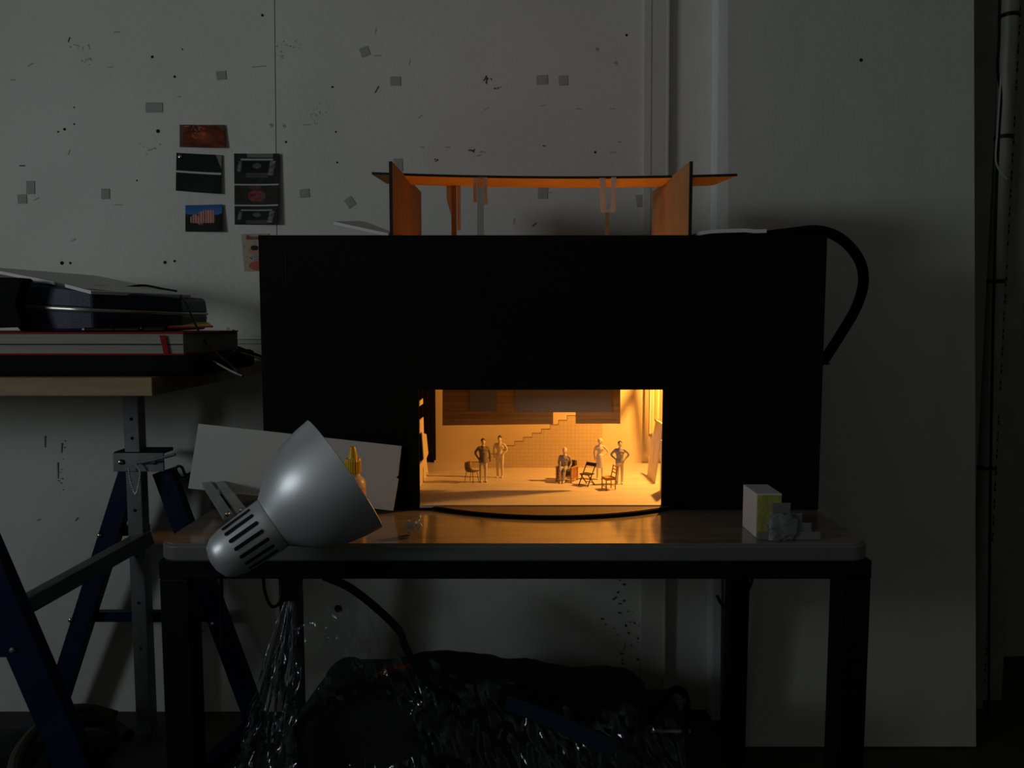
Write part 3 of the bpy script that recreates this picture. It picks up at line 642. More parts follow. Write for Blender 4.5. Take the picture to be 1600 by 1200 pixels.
def figure(px, py, rz, label, arms, seated=False, woman=False, coat=None, hair='fig_hair', hgt=1.75, legs=None, bob=False):
    mb = MB(); hp_z = .93 if not seated else .50
    k = .9 if woman else 1.0
    hip = hp_z
    # trunk
    limb(mb, [(0, 0, hip), (0, .01, hip+.16), (0, .0, hip+.36), (0, .01, hip+.48)], [.135*k, .115*k, .135*k, .09])
    mb.sphere((-.085*k, 0, hip+.36), .11*k); mb.sphere((.085*k, 0, hip+.36), .11*k); mb.sphere((-.06, 0, hip), .12*k); mb.sphere((.06, 0, hip), .12*k)
    sh = hip+.47; sw = .185*k
    mb.tube([(-sw, 0, sh-.02), (sw, 0, sh-.02)], .062, 10)
    limb(mb, [(0, .005, sh), (0, -.005, sh+.12)], [.058, .05])
    hz = sh+.215
    mb.sphere((0, -.01, hz), .10, (.80, .98, 1.18), 18, 14); mb.sphere((0, -.035, hz-.07), .06, (.85, 1, .8)); mb.tube([(0, -.10, hz+.02), (0, -.125, hz-.02), (0, -.10, hz-.035)], .016, 8)
    mb.sphere((-.08, 0, hz-.01), .022, (.5, 1, 1.4)); mb.sphere((.08, 0, hz-.01), .022, (.5, 1, 1.4)); mb.tube([(-.025, -.098, hz-.068), (.025, -.098, hz-.068)], .012, 8)
    for (side, e, h) in arms:
        s = Vector((side*sw, 0, sh-.03)); e = Vector(e); h = Vector(h)
        limb(mb, [s, e, h], [.058*k, .045*k, .034*k])
        d = (h-e).normalized(); pl = h+d*.05; mb.sphere(pl, .045, (.8, .8, 1.1))
        for q in range(4): o_ = Vector((0, (q-1.5)*.02, 0)); mb.tube([pl+o_, pl+o_+d*(.07-.008*abs(q-1.2))+Vector((-side*.012, 0, 0))], .012, 6)
        mb.tube([pl, pl+d*.03+Vector((-side*.02, -.045, 0))], .014, 6)
    lg = legs or [[(-.085, 0, hip-.02), (-.095, -.01, .50), (-.10, .02, .07)], [(.085, 0, hip-.02), (.095, -.01, .50), (.10, .02, .07)]]
    for L in lg:
        limb(mb, L, [.095*k, .068*k, .045*k] if not woman else [.085, .052, .034])
        f = Vector(L[-1]); limb(mb, [f+Vector((0, .03, -.03)), f+Vector((0, -.07, -.035)), f+Vector((0, -.15, -.045))], [.042, .04, .03])
    if woman: mb.lathe([(.125, hip+.14), (.155, hip), (.165, hip-.2), (.16, hip-.42), (.15, hip-.44)], (0, 0, 0), seg=18)
    if coat: mb.lathe([(.16, hip+.30), (.135, hip+.12), (.155, hip-.04), (.155, hip-.07)] if coat == 'fig_stripe' else [(.165, hip+.30), (.145, hip+.1), (.175, hip-.10), (.18, hip-.14)], (0, .01, 0), seg=18)
    me = bake(mb, .014, 'person'); me.transform(Matrix.Scale(SC*hgt/1.75, 4))
    me.materials.append(M['fig']); me.materials.append(M[coat or 'fig'])
    ks = SC*hgt/1.75
    for p in me.polygons:
        p.use_smooth = True; c = p.center/ks
        if coat and hip-(.075 if coat == 'fig_stripe' else .16) < c.z < sh+.05: p.material_index = 1
    ob = bpy.data.objects.new('person', me); col.objects.link(ob); g = PZ(px, py, FZ); ob.location = (g.x, g.y, FZ+.0002); ob.rotation_euler.z = R(rz); WLOC[ob] = Vector(ob.location)
    hb = MB()
    if bob: hb.sphere((0, .01, hz+.012), .118, (.92, 1.0, 1.08), 16, 10, 0, .68)
    else: hb.sphere((0, .012, hz+.022), .108, (.84, .98, 1.10), 16, 8, 0, .5, rot=ROT(-14, 'X'))
    hm = bpy.data.meshes.new('hair'); hm.from_pydata([p*ks for p in hb.v], [], hb.f); hm.materials.append(M[hair]); hm.shade_smooth()
    ho = bpy.data.objects.new('hair', hm); col.objects.link(ho); ho.parent = ob
    tag(ob, label, 'figurine', 'miniature people on the model stage'); return ob
figure(755, 753, 12, 'miniature standing man in a dark open jacket, one hand in pocket, nearest the left chair',
       [(-1, (-.31, .03, 1.17), (-.19, -.06, .95)), (1, (.27, .02, 1.14), (.28, -.02, .90))], coat='fig_grey', hgt=1.76)
figure(781, 746, -10, 'miniature standing man in pale suit, hand in pocket, in front of the stairs',
       [(-1, (-.26, .03, 1.15), (-.24, .02, .90)), (1, (.29, .02, 1.17), (.18, -.08, 1.02))], hgt=1.74)
figure(937, 749, -5, 'miniature woman in a knee-length dress with one hand on hip, behind the folding chair',
       [(-1, (-.24, .02, 1.16), (-.22, -.04, .92)), (1, (.33, .04, 1.18), (.16, -.04, 1.04))], woman=True, hair='fig_blond', bob=True, hgt=1.70)
figure(968, 756, 0, 'miniature man in T-shirt with both hands on his hips at stage right edge',
       [(-1, (-.34, .06, 1.18), (-.19, -.02, 1.02)), (1, (.36, .06, 1.18), (.20, -.02, 1.00))], hgt=1.72, coat='fig_stripe')
SEAT = figure(882, 753, -16, 'miniature seated person in a striped top sitting in the wooden armchair',
       [(-1, (-.24, .0, .72), (-.14, -.22, .60)), (1, (.25, .02, .70), (.22, -.16, .56))], seated=True, coat='fig_stripe', hair='fig', hgt=1.80,
       legs=[[(-.08, -.04, .50), (-.10, -.40, .50), (-.05, -.44, .08)], [(.08, -.04, .50), (.08, -.40, .50), (.06, -.42, .08)]])
# -- chairs
def chair(px, py, rz, name, label, parts):
    g = PZ(px, py, FZ); o = thing(name, (g.x, g.y, FZ+.0002), label, 'miniature chair', 'miniature chairs on the model stage'); o.rotation_euler.z = R(rz)
    for nm, m, fn in parts:
        mb = MB(); fn(mb)
        me_parent = bpy.data.meshes.new(nm); me_parent.from_pydata([p*SC for p in mb.v], [], mb.f); me_parent.materials.append(M[m]); me_parent.update()
        bm = bmesh.new(); bm.from_mesh(me_parent); bmesh.ops.recalc_face_normals(bm, faces=bm.faces); bm.to_mesh(me_parent); bm.free()
        c = bpy.data.objects.new(nm, me_parent); col.objects.link(c); c.parent = o
    return o
def legp(p0, p1, r=.014): return lambda mb: mb.tube([p0, p1], r, 6)
def bx(lo, hi): return lambda mb: mb.box(lo, hi)
# 1 shell chair on wire legs (seen from the side, facing right)
def shell(mb):
    prof = [(-.20, .80), (-.20, .62), (-.17, .50), (-.08, .445), (.10, .45), (.24, .465)]; n = len(prof); vs_ = []
    for (x, z) in prof: vs_ += [(x, -.21, z), (x, .21, z), (x+.012, .21, z-.022), (x+.012, -.21, z-.022)]
    fs_ = []
    for i in range(n-1):
        a, b = 4*i, 4*i+4
        for k in range(4): fs_.append((a+k, a+(k+1) % 4, b+(k+1) % 4, b+k))
    fs_ += [(3, 2, 1, 0), (4*n-4, 4*n-3, 4*n-2, 4*n-1)]; mb.add(vs_, fs_)
chair(737, 753, -28, 'shell_chair', 'miniature brown shell chair on thin wire legs at stage left', [('seat_shell', 'mini_brown', shell)] +
      [('leg', 'mini_black', legp((sx*.14, sy*.17, .45), (sx*.20, sy*.21, 0), .012)) for sx in (-1, 1) for sy in (-1, 1)])
# 2 mission armchair facing left-front
ac = [('seat_cushion', 'cushion', bx((-.27, -.27, .26), (.27, .24, .42))), ('back_cushion', 'cushion', lambda mb: mb.cbox((0, .27, .60), (.52, .12, .42), ROT(-10, 'X')))]
for sx in (-1, 1):
    ac += [('leg', 'mini_wood', bx((sx*.32-.03, -.33, 0), (sx*.32+.03, -.27, .56))), ('leg', 'mini_wood', bx((sx*.32-.03, .27, 0), (sx*.32+.03, .33, .56))),
           ('arm', 'mini_wood', bx((sx*.32-.05, -.35, .56), (sx*.32+.05, .35, .60))), ('side_rail', 'mini_wood', bx((sx*.32-.015, -.27, .08), (sx*.32+.015, .27, .13)))]
    for q in range(7): ac.append(('slat', 'mini_wood', bx((sx*.32-.010, -.235+q*.07, .13), (sx*.32+.010, -.195+q*.07, .56))))
ac += [('front_rail', 'mini_wood', bx((-.29, -.31, .20), (.29, -.29, .27))), ('back_rail', 'mini_wood', bx((-.29, .33, .50), (.29, .36, .78)))]
ARM = chair(886, 751, -28, 'armchair', 'miniature wooden slatted armchair with dark cushions under the seated figure', ac)
SEAT.location = ARM.location+Vector((-.10*SC, -.02*SC, 0))
# 3 black folding chair, 4 small wooden chair
def bm_(p0, p1, w_=.03, h_=.03): return lambda mb: mb.beam(p0, p1, w_, h_)
fc = [('seat', 'mini_black', bx((-.22, -.20, .43), (.22, .20, .46))), ('top_slat', 'mini_black', lambda mb: mb.cbox((0, .285, .79), (.46, .02, .14), ROT(-14, 'X')))]
for sx in (-1, 1):
    fc += [('back_leg', 'mini_black', bm_((sx*.22, -.24, 0), (sx*.22, .30, .86))), ('front_leg', 'mini_black', bm_((sx*.19, .24, 0), (sx*.19, -.17, .44)))]
fc += [('stretcher', 'mini_black', bm_((-.22, -.22, .05), (.22, -.22, .05), .02, .02)), ('stretcher', 'mini_black', bm_((-.19, .20, .09), (.19, .20, .09), .02, .02))]
chair(917, 758, -43, 'folding_chair', 'miniature black folding chair with crossed legs beside the armchair', fc)
wc = [('seat', 'mini_wood', bx((-.21, -.21, .43), (.21, .21, .47))), ('seat_rail', 'mini_wood', bx((-.20, -.20, .37), (.20, .20, .43)))]
for sx in (-1, 1):
    wc += [('front_leg', 'mini_wood', bm_((sx*.19, -.19, 0), (sx*.19, -.19, .43), .035, .035)), ('back_leg', 'mini_wood', bm_((sx*.19, .19, 0), (sx*.19, .19, .45), .035, .035)), ('back_post', 'mini_wood', bm_((sx*.19, .19, .45), (sx*.19, .28, .90), .035, .03)),
           ('stretcher', 'mini_wood', bm_((sx*.19, -.19, .16), (sx*.19, .19, .16), .02, .02))]
wc += [('back_slat', 'mini_wood', bm_((-.19, .255+.02*i, z), (.19, .255+.02*i, z), .04, .02)) for i, z in enumerate((.62, .74, .86))]
wc += [('stretcher', 'mini_wood', bm_((-.19, -.19, .12), (.19, -.19, .12), .02, .02)), ('stretcher', 'mini_wood', bm_((-.19, .19, .12), (.19, .19, .12), .02, .02))]
chair(951, 764, -72, 'wooden_chair', 'miniature light wooden chair with slatted back in front of the standing man', wc)

# ================================================================== THINGS ON THE WORK TABLE
# white card leaning on the box front
cb = PZ(612, 799, TZ); CYb = BY-.024
def cardp(px, py): return PP(px, py, (0, CYb, TZ), (0, 1, -.13))
cp = [(310, 662), (627.5, 697), (622, 743), (619, 746), (622.5, 749), (614, 798), (294, 763)]
wc_ = MB().prism([cardp(x, y) for x, y in cp], (0, .004, -.0005)).build('white_card', 'white_card')
tag(wc_, 'white notched card propped at a slant against the box front, behind the silver lamp', 'card')
# glue bottle
g = PZ(553, 822, TZ); gy = g.y
gb = thing('glue_bottle', (g.x, gy, TZ), 'small glue bottle with ribbed yellow nozzle cap behind the silver lamp', 'bottle')
s1 = g.y/F*1.02; H = lambda py: (PY(553, py, gy).z)
b0 = (g.x, gy, 0)
MB().lathe([(.0185, TZ), (.0205, TZ+.003), (.0205, H(756)), (.019, H(750)), (.0125, H(744)), (.0115, H(737))], b0, seg=28).build('bottle_body', 'bottle_white', gb, smooth=True)
MB().lathe([(.0208, H(806)), (.0208, H(760))], b0, seg=28, cap=False).build('paper_label', 'label_print', gb, smooth=True)
cap = MB(); seg = 48; pr = [(.0125, H(739)), (.0130, H(737)), (.0130, H(720)), (.0115, H(716))]
vs_ = []
for r, h in pr:
    for k in range(seg): rr = r*(1+(.05 if k % 2 else 0)); vs_.append((g.x+rr*math.cos(2*math.pi*k/seg), gy+rr*math.sin(2*math.pi*k/seg), h))
cap.add(vs_, [(i*seg+k, i*seg+(k+1) % seg, (i+1)*seg+(k+1) % seg, (i+1)*seg+k) for i in range(3) for k in range(seg)]+[tuple(range(seg-1, -1, -1)), tuple(3*seg+k for k in range(seg))])
cpo = cap.build('cap', 'yellow_plastic', gb)
MB().lathe([(.0085, H(716.5)), (.0068, H(708)), (.0052, H(700)), (.0040, H(697.5)), (.001, H(697))], b0, seg=20).build('nozzle', 'yellow_plastic', cpo, smooth=True)

# silver desk lamp head
RCY = TY0-.03
rc_ = PY(538, 741, RCY); tp_ = PY(352, 869, RCY-.070); ax = (tp_-rc_).normalized()
lamp = thing('desk_lamp', PY(430, 850, RCY-.02), 'silver desk lamp with bell shade tipped over the front edge of the work table', 'lamp')
pxm = RCY/F
rr = 103*pxm; L1 = 127*pxm; L2 = 103*pxm
prof = [(rr, 0), (rr*.99, .006), (rr*.965, L1*.2), (rr*.90, L1*.42), (rr*.80, L1*.62), (rr*.665, L1*.78), (rr*.54, L1*.90), (rr*.45, L1*.98), (rr*.43, L1)]
inner = [(r-.0012, h+.0005) for r, h in prof]
shp = prof[::-1]+[(rr-.002, -.0008)]+[(r-.002, h) for r, h in prof[1:]]
MB().lathe(shp, rc_, ax, 64, cap=False).build('shade', 'silver', lamp, smooth=True, angle=50)
nk = rc_+ax*L1
hr = 43*pxm
hou = MB().lathe([(hr*.98, -.002), (hr*1.0, 0), (hr*.99, L2*.1), (hr*.95, L2*.45), (hr*.90, L2*.70), (hr*.80, L2*.86), (hr*.60, L2*.96), (hr*.3, L2*1.01), (0.0005, L2*1.02)], nk, ax, 48, cap=False).build('socket_housing', 'silver', lamp, smooth=True, angle=50)
# vent slots: dark recessed lozenges around the camera side
u_ = ax.cross(Vector((0, -1, 0))).normalized(); v_ = u_.cross(ax).normalized()
if v_.y > 0: v_ = -v_
for k, an in enumerate((62, 42, 22, 2, -18, -38, -58)):
    d = v_*math.cos(R(an))-u_*math.sin(R(an)) if u_.z < 0 else v_*math.cos(R(an))+u_*math.sin(R(an))
    mb = MB(); tdir = ax.cross(d).normalized(); ln = L2*.235; wv = .0028; cc = nk+ax*L2*.40
    pl = []
    for q in range(16):
        t = 2*math.pi*q/16; a_2 = math.cos(t)*wv+(ln-wv)*(1 if math.cos(t) > 0 else -1); b_2 = math.sin(t)*wv
        rad_ = hr*(.962 - .10*(a_2/L2))
        pl.append(cc+ax*a_2+d*(rad_+.0002)+tdir*b_2)
    mb.prism(pl, d*.0006); mb.build('vent_slot', 'hole', hou)
MB().lathe([(hr*1.02, -.0015), (hr*1.02, .001)], nk, ax, 48, cap=False).build('collar', 'steel', lamp, smooth=True)
jt = PY(357, 808, RCY+.02); el = PY(318, 752, BY+.02)
for dx in (0, .022):
    o = MB().beam(jt+Vector((dx, .0, .006*dx/.022)), el+Vector((dx*1.1, 0, .004)), .015, .008, up=(0, -.3, 1)).build('arm', 'steel', lamp, bev=.001)
    MB().sphere(jt+Vector((dx, -.004, .006*dx/.022+.006)), .0042, seg=10, rings=8).build('rivet', 'chrome', o, smooth=True)
lp0 = PY(300, 742, BY+.03)
MB().tube(curve([PY(x, y, BY+.03) for x, y in ((294, 750), (283, 746), (275, 735), (277, 729), (284, 730), (289, 741), (295, 747))]), .0026, 8).build('spring_loop', 'black_plastic', lamp, smooth=True)
MB().prism([PY(x, y, BY+.035) for x, y in ((287, 742), (296, 738), (298, 752), (291, 757), (278, 752), (285, 750))], (0, .01, 0)).build('elbow_clip', 'black_plastic', lamp)
eb = PY(318, 752, BY+.02); MB().beam(eb, (eb.x+.03, BY+.02, TZ+.02), .012, .008).build('lower_arm', 'steel', lamp)
MB().lathe([(.018, TZ+.0003), (.018, TZ+.018), (.010, TZ+.026)], (eb.x+.03, BY+.02, 0), seg=20).build('clamp_base', 'black_plastic', lamp, smooth=True)
MB().tube(curve([tp_+ax*.004, PY(325, 880, RCY-.03), PY(320, 884, RCY-.02), PY(330, 889, TY0-.006), PY(344, 884, TY0-.004), (PY(344, 884, TY0).x, TY0-.003, .55)]), .0028, 8).build('power_cord', 'black_rubber', lamp, smooth=True)

# crumpled clear tape
mb = MB(); c0 = PZ(645, 836, TZ); s3 = c0.y/F
for (x, y, r) in ((640, 831, 4), (642, 822, 5), (637, 821, 4.5), (647, 820, 5), (652, 814, 4), (655, 824, 4), (647, 826, 5), (655, 810, 2.5)):
    p = PY(x, y, c0.y+random.uniform(-.004, .004)); mb.sphere(p, r*1.25*s3, (random.uniform(.7, 1.1), .8, random.uniform(.8, 1.2)), 8, 6)
for p in mb.v: p += Vector([noise.noise(p*220+Vector((i*9, 0, 0))) for i in range(3)])*.0022
zm = min(p.z for p in mb.v)
for p in mb.v: p.z += TZ+.0002-zm
tag(mb.build('crumpled_tape', 'tissue', merge=False), 'tiny crumpled ball of clear tape on the table right of the silver lamp', 'tape ball')

# foam block with sponge and clear stepped offcut
f0 = PZ(1181, 841, TZ); fy = f0.y; fb = thing('foam_block', (f0.x+.03, fy+.02, TZ), 'white foam block with yellowish front and pale stepped pieces at the right table end', 'foam block')
yb_ = PZ(1169, 822, TZ).y; zt = PY(1182, 772, fy).z; xr2 = PY(1223, 772, fy).x; zt2 = zt
MB().box((f0.x, fy+.003, TZ+.0004), (xr2, yb_, zt)).build('foam_body', 'foam_white', fb, bev=.0008)
MB().box((f0.x+.001, fy, TZ+.0004), (xr2-.001, fy+.003, zt-.002)).build('sponge_face', 'sponge', fb, bev=.0008)
stp = [(1205, 838, 1236, 786), (1212, 838, 1254, 802), (1198, 838, 1269, 817), (1183, 842, 1283, 831)]
for i, (xa, ya, xb, yb2) in enumerate(stp):
    a = PY(xa, ya, fy-.003*(i+1)); b = PY(xb, yb2, fy-.003*(i+1)); z0_ = TZ+.0004
    MB().box((a.x, fy-.003*(i+1), z0_), (b.x, fy-.003*(i+1)+.0028, b.z)).build('stepped_piece', 'clear_grey', fb, bev=.0012)
mb = MB(); mb.sphere(PY(1222, 826, fy-.012), .026, (1.0, .22, .95), 40, 28)
for p in mb.v:
    n_ = noise.fractal(p*70, 1.0, 2.0, 4); p += Vector((.006*n_, .004*n_, .007*n_)); p.z = max(p.z, TZ+.0006)
mb.build('crumpled_film', 'clear_grey', fb, merge=False, smooth=True, angle=60)

# ================================================================== LEFT: PLYWOOD TOP ON TRESTLES
pc = PY(237, 590, 1.40); PZ1 = pc.z; pth = .034; px1 = pc.x; PY0 = 1.40; PY1 = W0+WL*PZ1-.014
ply = tag(MB().box((-1.9, PY0, PZ1-pth), (px1, PY1, PZ1)).build('plywood_top', 'ply', bev=.0015), 'thick plywood table top at left carrying bags, a red book and cables', 'table top')
ft = 1.93
tre = thing('trestle', (PY(222, 720, ft).x, 1.7, 0), 'blue and galvanised adjustable steel trestle under the plywood top', 'trestle')
def q(px, py, Y=ft): return PY(px, py, Y)
def leg(p0, p1, w_, h_=.03):
    return MB().beam(p0, p1, w_, h_).build('leg', 'blue_steel', tre, bev=.002)
fz = lambda px0, py0, px1_, py1_, Y: None
def toground(a, b):
    t = (a.z-.004)/(a.z-b.z); return a+(b-a)*t
la = q(205, 735); lb_ = toground(la, q(92, 1090)); leg(la, lb_, .050)
ra = q(256, 735); rb_ = toground(ra, q(391, 1100)); leg(ra, rb_, .050)
for (xa, xb, y_) in ((172, 232, 828), (128, 335, 962)):
    MB().beam(q(xa, y_, ft+.02), q(xb, y_, ft+.02), .026, .02).build('crossbar', 'blue_steel', tre)
for (x, y_) in ((155, 837), (110, 969), (332, 975)):
    MB().sphere(q(x, y_, ft-.018), .0065, (1, .6, 1), 10, 8).build('bolt', 'chrome', tre, smooth=True)
pb_ = q(228, 1140, ft-.03); ptop = q(219, 640, ft-.03); xp = (pb_.x+q(226, 900, ft-.03).x)/2
po = MB().box((xp-.020, ft-.052, max(.012, pb_.z)), (xp+.018, ft-.016, PZ1-pth)).build('height_post', 'zinc', tre, bev=.002)
for y_ in (798, 870, 943, 1014, 685, 655):
    z = q(224, y_, ft-.055).z; MB().lathe([(.0042, 0), (.0042, .0006)], (xp, ft-.0521, z), (0, -1, 0), 12).build('pin_hole', 'hole', po)
pl_a = q(176, 708, ft-.06); pl_b = q(256, 737, ft-.06)
br_ = MB().box((pl_a.x, ft-.060, pl_b.z), (pl_b.x, ft-.054, pl_a.z)).build('bracket', 'zinc', tre, bev=.001)
MB().box((pl_a.x, ft-.054, pl_a.z-.006), (q(266, 720, ft).x, ft+.02, pl_a.z+.002)).build('bracket_top', 'black_steel', tre)
for x in (188, 239):
    MB().sphere(q(x, 722, ft-.064), .007, (1, .7, 1), 10, 8).build('bolt', 'chrome', br_, smooth=True)
pin = MB().tube([q(213, 724, ft-.07), q(240, 719, ft-.085), q(274, 710, ft-.085)], .0038, 8).build('locking_pin', 'zinc', tre, smooth=True)
ch = MB(); cpts = curve([q(x, y, ft-.075) for x, y in ((201, 733), (204, 752), (211, 771), (216, 760), (219, 738), (213, 726))], 7)
for p in cpts: ch.sphere(p, .0026, seg=6, rings=4)
ch.build('pin_chain', 'chrome', tre, smooth=True)
na = PY(-25, 860, 1.45); nb = toground(na, PY(72, 1085, 1.45)); dn = (na-nb); na = nb+dn*((pl_b.z+.004-nb.z)/dn.z)
ncx = na.x-.045
leg(na, nb, .066); leg(Vector((2*ncx-na.x, na.y, na.z)), Vector((2*ncx-nb.x, nb.y, nb.z)), .066)
MB().beam(PY(24, 1012, 1.47), Vector((2*ncx-PY(24, 1012, 1.47).x, 1.47, PY(24, 1012, 1.47).z)), .03, .02).build('crossbar', 'blue_steel', tre)
MB().sphere(PY(19, 1016, 1.432), .0062, (1, .6, 1), 10, 8).build('bolt', 'zinc', tre, smooth=True)
MB().box((ncx-.020, 1.438, .30), (ncx+.018, 1.474, PZ1-pth)).build('height_post', 'zinc', tre, bev=.002)
MB().box((ncx-.068, 1.424, pl_b.z), (ncx+.068, 1.430, pl_a.z)).build('bracket', 'zinc', tre, bev=.001)
MB().box((ncx-.068, 1.430, pl_a.z-.006), (ncx+.068, 1.49, pl_a.z+.002)).build('bracket_top', 'black_steel', tre)
pxn = 800+F*(ncx)/1.45; MB().beam(q(232, 838, ft-.03), PY(pxn, 945+(40-pxn)*.557, 1.49), .036, .036, up=(0, 0, 1)).build('lower_beam', 'zinc', tre, bev=.002)
MB().beam((rb_.x, rb_.y, .02), (rb_.x-.10, rb_.y-.38, .02), .04, .03, up=(0, 0, 1)).build('base_rail', 'blue_steel', tre, bev=.002)
MB().beam((lb_.x, lb_.y, .02), (lb_.x-.12, lb_.y-.38, .02), .04, .03, up=(0, 0, 1)).build('base_rail', 'blue_steel', tre, bev=.002)

# stack on the plywood
ZP = PZ1+.0003
e1 = PY(312, 570, 1.43); zc = PY(200, 556, 1.425).z
cs = MB().prism(rrect(-1.25, e1.x, 1.425, 1.76, .03, ZP), (0, 0, zc-ZP)).build('laptop_case', 'black_card', bev=.008, smooth=True)
tag(cs, 'flat black case at the bottom of the stack on the plywood top', 'case')
bz0 = zc+.0004; bz_1 = PY(200, 519, 1.44).z; bxr = PY(288, 540, 1.44).x
bk = thing('red_book', (bxr-.2, 1.55, bz0), 'thick red-covered sketchbook with ribbon lying between the flat case and zipped case', 'book')
dxr = .055
def bkp(z): return [(-1.16, 1.44, z), (bxr, 1.44, z), (bxr+dxr*.35, 1.50, z), (bxr+dxr*.3, 1.68, z), (-1.16, 1.68, z)]
bzt = bz_1-.003
MB().prism([(x-.003 if x > -1 else x, y+.003, z) for x, y, z in bkp(bz0+.003)], (0, 0, bzt-bz0-.003)).build('pages', 'paper', bk, bev=.0006)
MB().prism(bkp(bz0), (0, 0, .003)).build('cover', 'red_cover', bk, bev=.0006)
MB().prism(bkp(bzt), (0, 0, .003)).build('cover', 'red_cover', bk, bev=.0006)
MB().box((-1.16, 1.442, bz0+(bzt-bz0)*.48), (bxr-.004, 1.4435, bz0+(bzt-bz0)*.53)).build('page_gap', 'hole', bk)
MB().prism([PY(x, y, 1.4385) for x, y in ((249, 524), (258, 524), (264, 553), (256, 553))], (0, .001, 0)).build('ribbon', 'red_cover', bk)
zt_ = bz_1+.0003
yq = [PY(262, 511.5, 1.56), PY(333, 510.5, 1.56), PY(325, 504.5, 1.70), PY(285, 503.5, 1.70)]
yp = MB().prism(yq, (0, 0, .0015)).build('yellow_pad', 'yellow_paper')
tag(yp, 'yellow paper pad sticking out over the right end of the red book', 'paper pad')
MB().prism([yq[0]-Vector((0, .001, .0015)), yq[1]-Vector((0, .001, .0015)), yq[1]-Vector((0, 0, .0015)), yq[0]-Vector((0, 0, .0015))], (0, 0, .0034)).build('red_binding', 'red_cover', yp)
for i, (xa, xb, yy) in enumerate(((133, 178, 1.448), (178, 218, 1.450), (222, 256, 1.458))):
    a = PY(xa, 512, yy); b = PY(xb, 512, yy); r = .0042
    pn = MB().tube([(a.x, yy, zt_+r), (b.x, yy, zt_+r)], r, 12).build('pen_barrel', 'black_plastic', smooth=True)
    MB().tube([(a.x-.004, yy, zt_+r), (a.x+.004, yy, zt_+r)], r*.95, 12).build('pen_tip', 'chrome', pn, smooth=True)
    tag(pn, ['black pen with silver end, leftmost on the red book', 'black pen in the middle of three on the red book', 'black pen farthest right of three on the red book'][i], 'pen', 'pens on the red book')
# zipped navy case: turned so one face looks to the window
nc = PY(120, 512, 1.462); zz0 = zt_+.0006; zz1 = PY(120, 449, 1.462).z
ncl = PY(26, 500, 1.50); ncr = PY(284, 500, 1.60)
foot = [Vector((nc.x-.012, nc.y+.003, 0)), Vector((nc.x+.03, nc.y+.004, 0)), Vector((ncr.x, ncr.y, 0)), Vector((ncr.x-.02, ncr.y+.18, 0)), Vector((ncl.x-.02, ncl.y+.20, 0)), Vector((ncl.x, ncl.y, 0))]
zc_ = thing('zipped_case', (nc.x, nc.y+.1, zz0), 'dark navy zipped case with silver zip on top of the red book', 'case')
zm_ = (zz0+zz1)/2; cen = sum(foot, Vector())/6
def ring(s, z): return [Vector((cen.x+(p.x-cen.x)*s, cen.y+(p.y-cen.y)*s, z+(nc.x-p.x)*.10*(z-zz0)/(zz1-zz0))) for p in foot]
zbulge = 1.02
def loft(rings):
    mb = MB(); n = len(rings[0]); vs_ = [p for r in rings for p in r]; fs_ = [tuple(range(n-1, -1, -1)), tuple((len(rings)-1)*n+k for k in range(n))]
    for i in range(len(rings)-1):
        for k in range(n): fs_.append((i*n+k, i*n+(k+1) % n, (i+1)*n+(k+1) % n, (i+1)*n+k))
    return mb.add(vs_, fs_)
loft([ring(.97, zz0), ring(1.0, zz0+.006), ring(1.015, zm_-.003)]).build('lower_shell', 'navy_case', zc_, bev=.004)
loft([ring(1.015, zm_+.003), ring(1.0, zz1-.006), ring(.965, zz1)]).build('upper_shell', 'navy_case', zc_, bev=.004)
loft([ring(1.014, zm_-.0035), ring(1.022, zm_-.0015), ring(1.022, zm_+.0015), ring(1.014, zm_+.0035)]).build('zip', 'zip', zc_, smooth=True, angle=60)
# black bag at the frame edge
bg = MB().prism([PY(x, y, 1.435) for x, y in ((-60, 432), (34, 434), (38, 438), (32, 445), (24, 476), (36, 511), (-60, 514))], (0, .03, 0)).build('black_bag', 'black_card', bev=.003)
tag(bg, 'black folded bag cut off by the left picture edge, beside the navy case', 'bag')
# white boards on top of the stack
def p3(px, py, Y): return PY(px, py, Y)
brd = [p3(-40, 415, 1.56), p3(0, 423.5, 1.52), p3(84, 440, 1.475), p3(87, 441, 1.50), p3(101, 443.5, 1.492), p3(102, 444, 1.468), p3(142, 454.5, 1.445), p3(298, 461, 1.66), p3(150, 430.5, 1.86), p3(40, 427, 1.90), p3(-60, 424, 1.80)]
wb = MB().prism(brd, (0, 0, -.006)).build('white_board', 'foam_white')
tag(wb, 'white foam board with a notched edge lying tilted on top of the navy case', 'board')
ln_ = [p3(70, 444, 1.55), p3(172, 447, 1.60)]
MB().beam(ln_[0]+Vector((0, 0, .0012)), ln_[1]+Vector((0, 0, .0012)), .002, .0004, up=(0, 0, 1)).build('cut_line', 'mark', wb)
gd = MB().tube(curve([p3(196, 449, 1.66), p3(225, 446, 1.70), p3(258, 452, 1.70), p3(276, 455, 1.70)]), .0026, 6).build('patch_lead', 'black_plastic', smooth=True)
tag(gd, 'short black cord lying on the white foam board', 'cord')
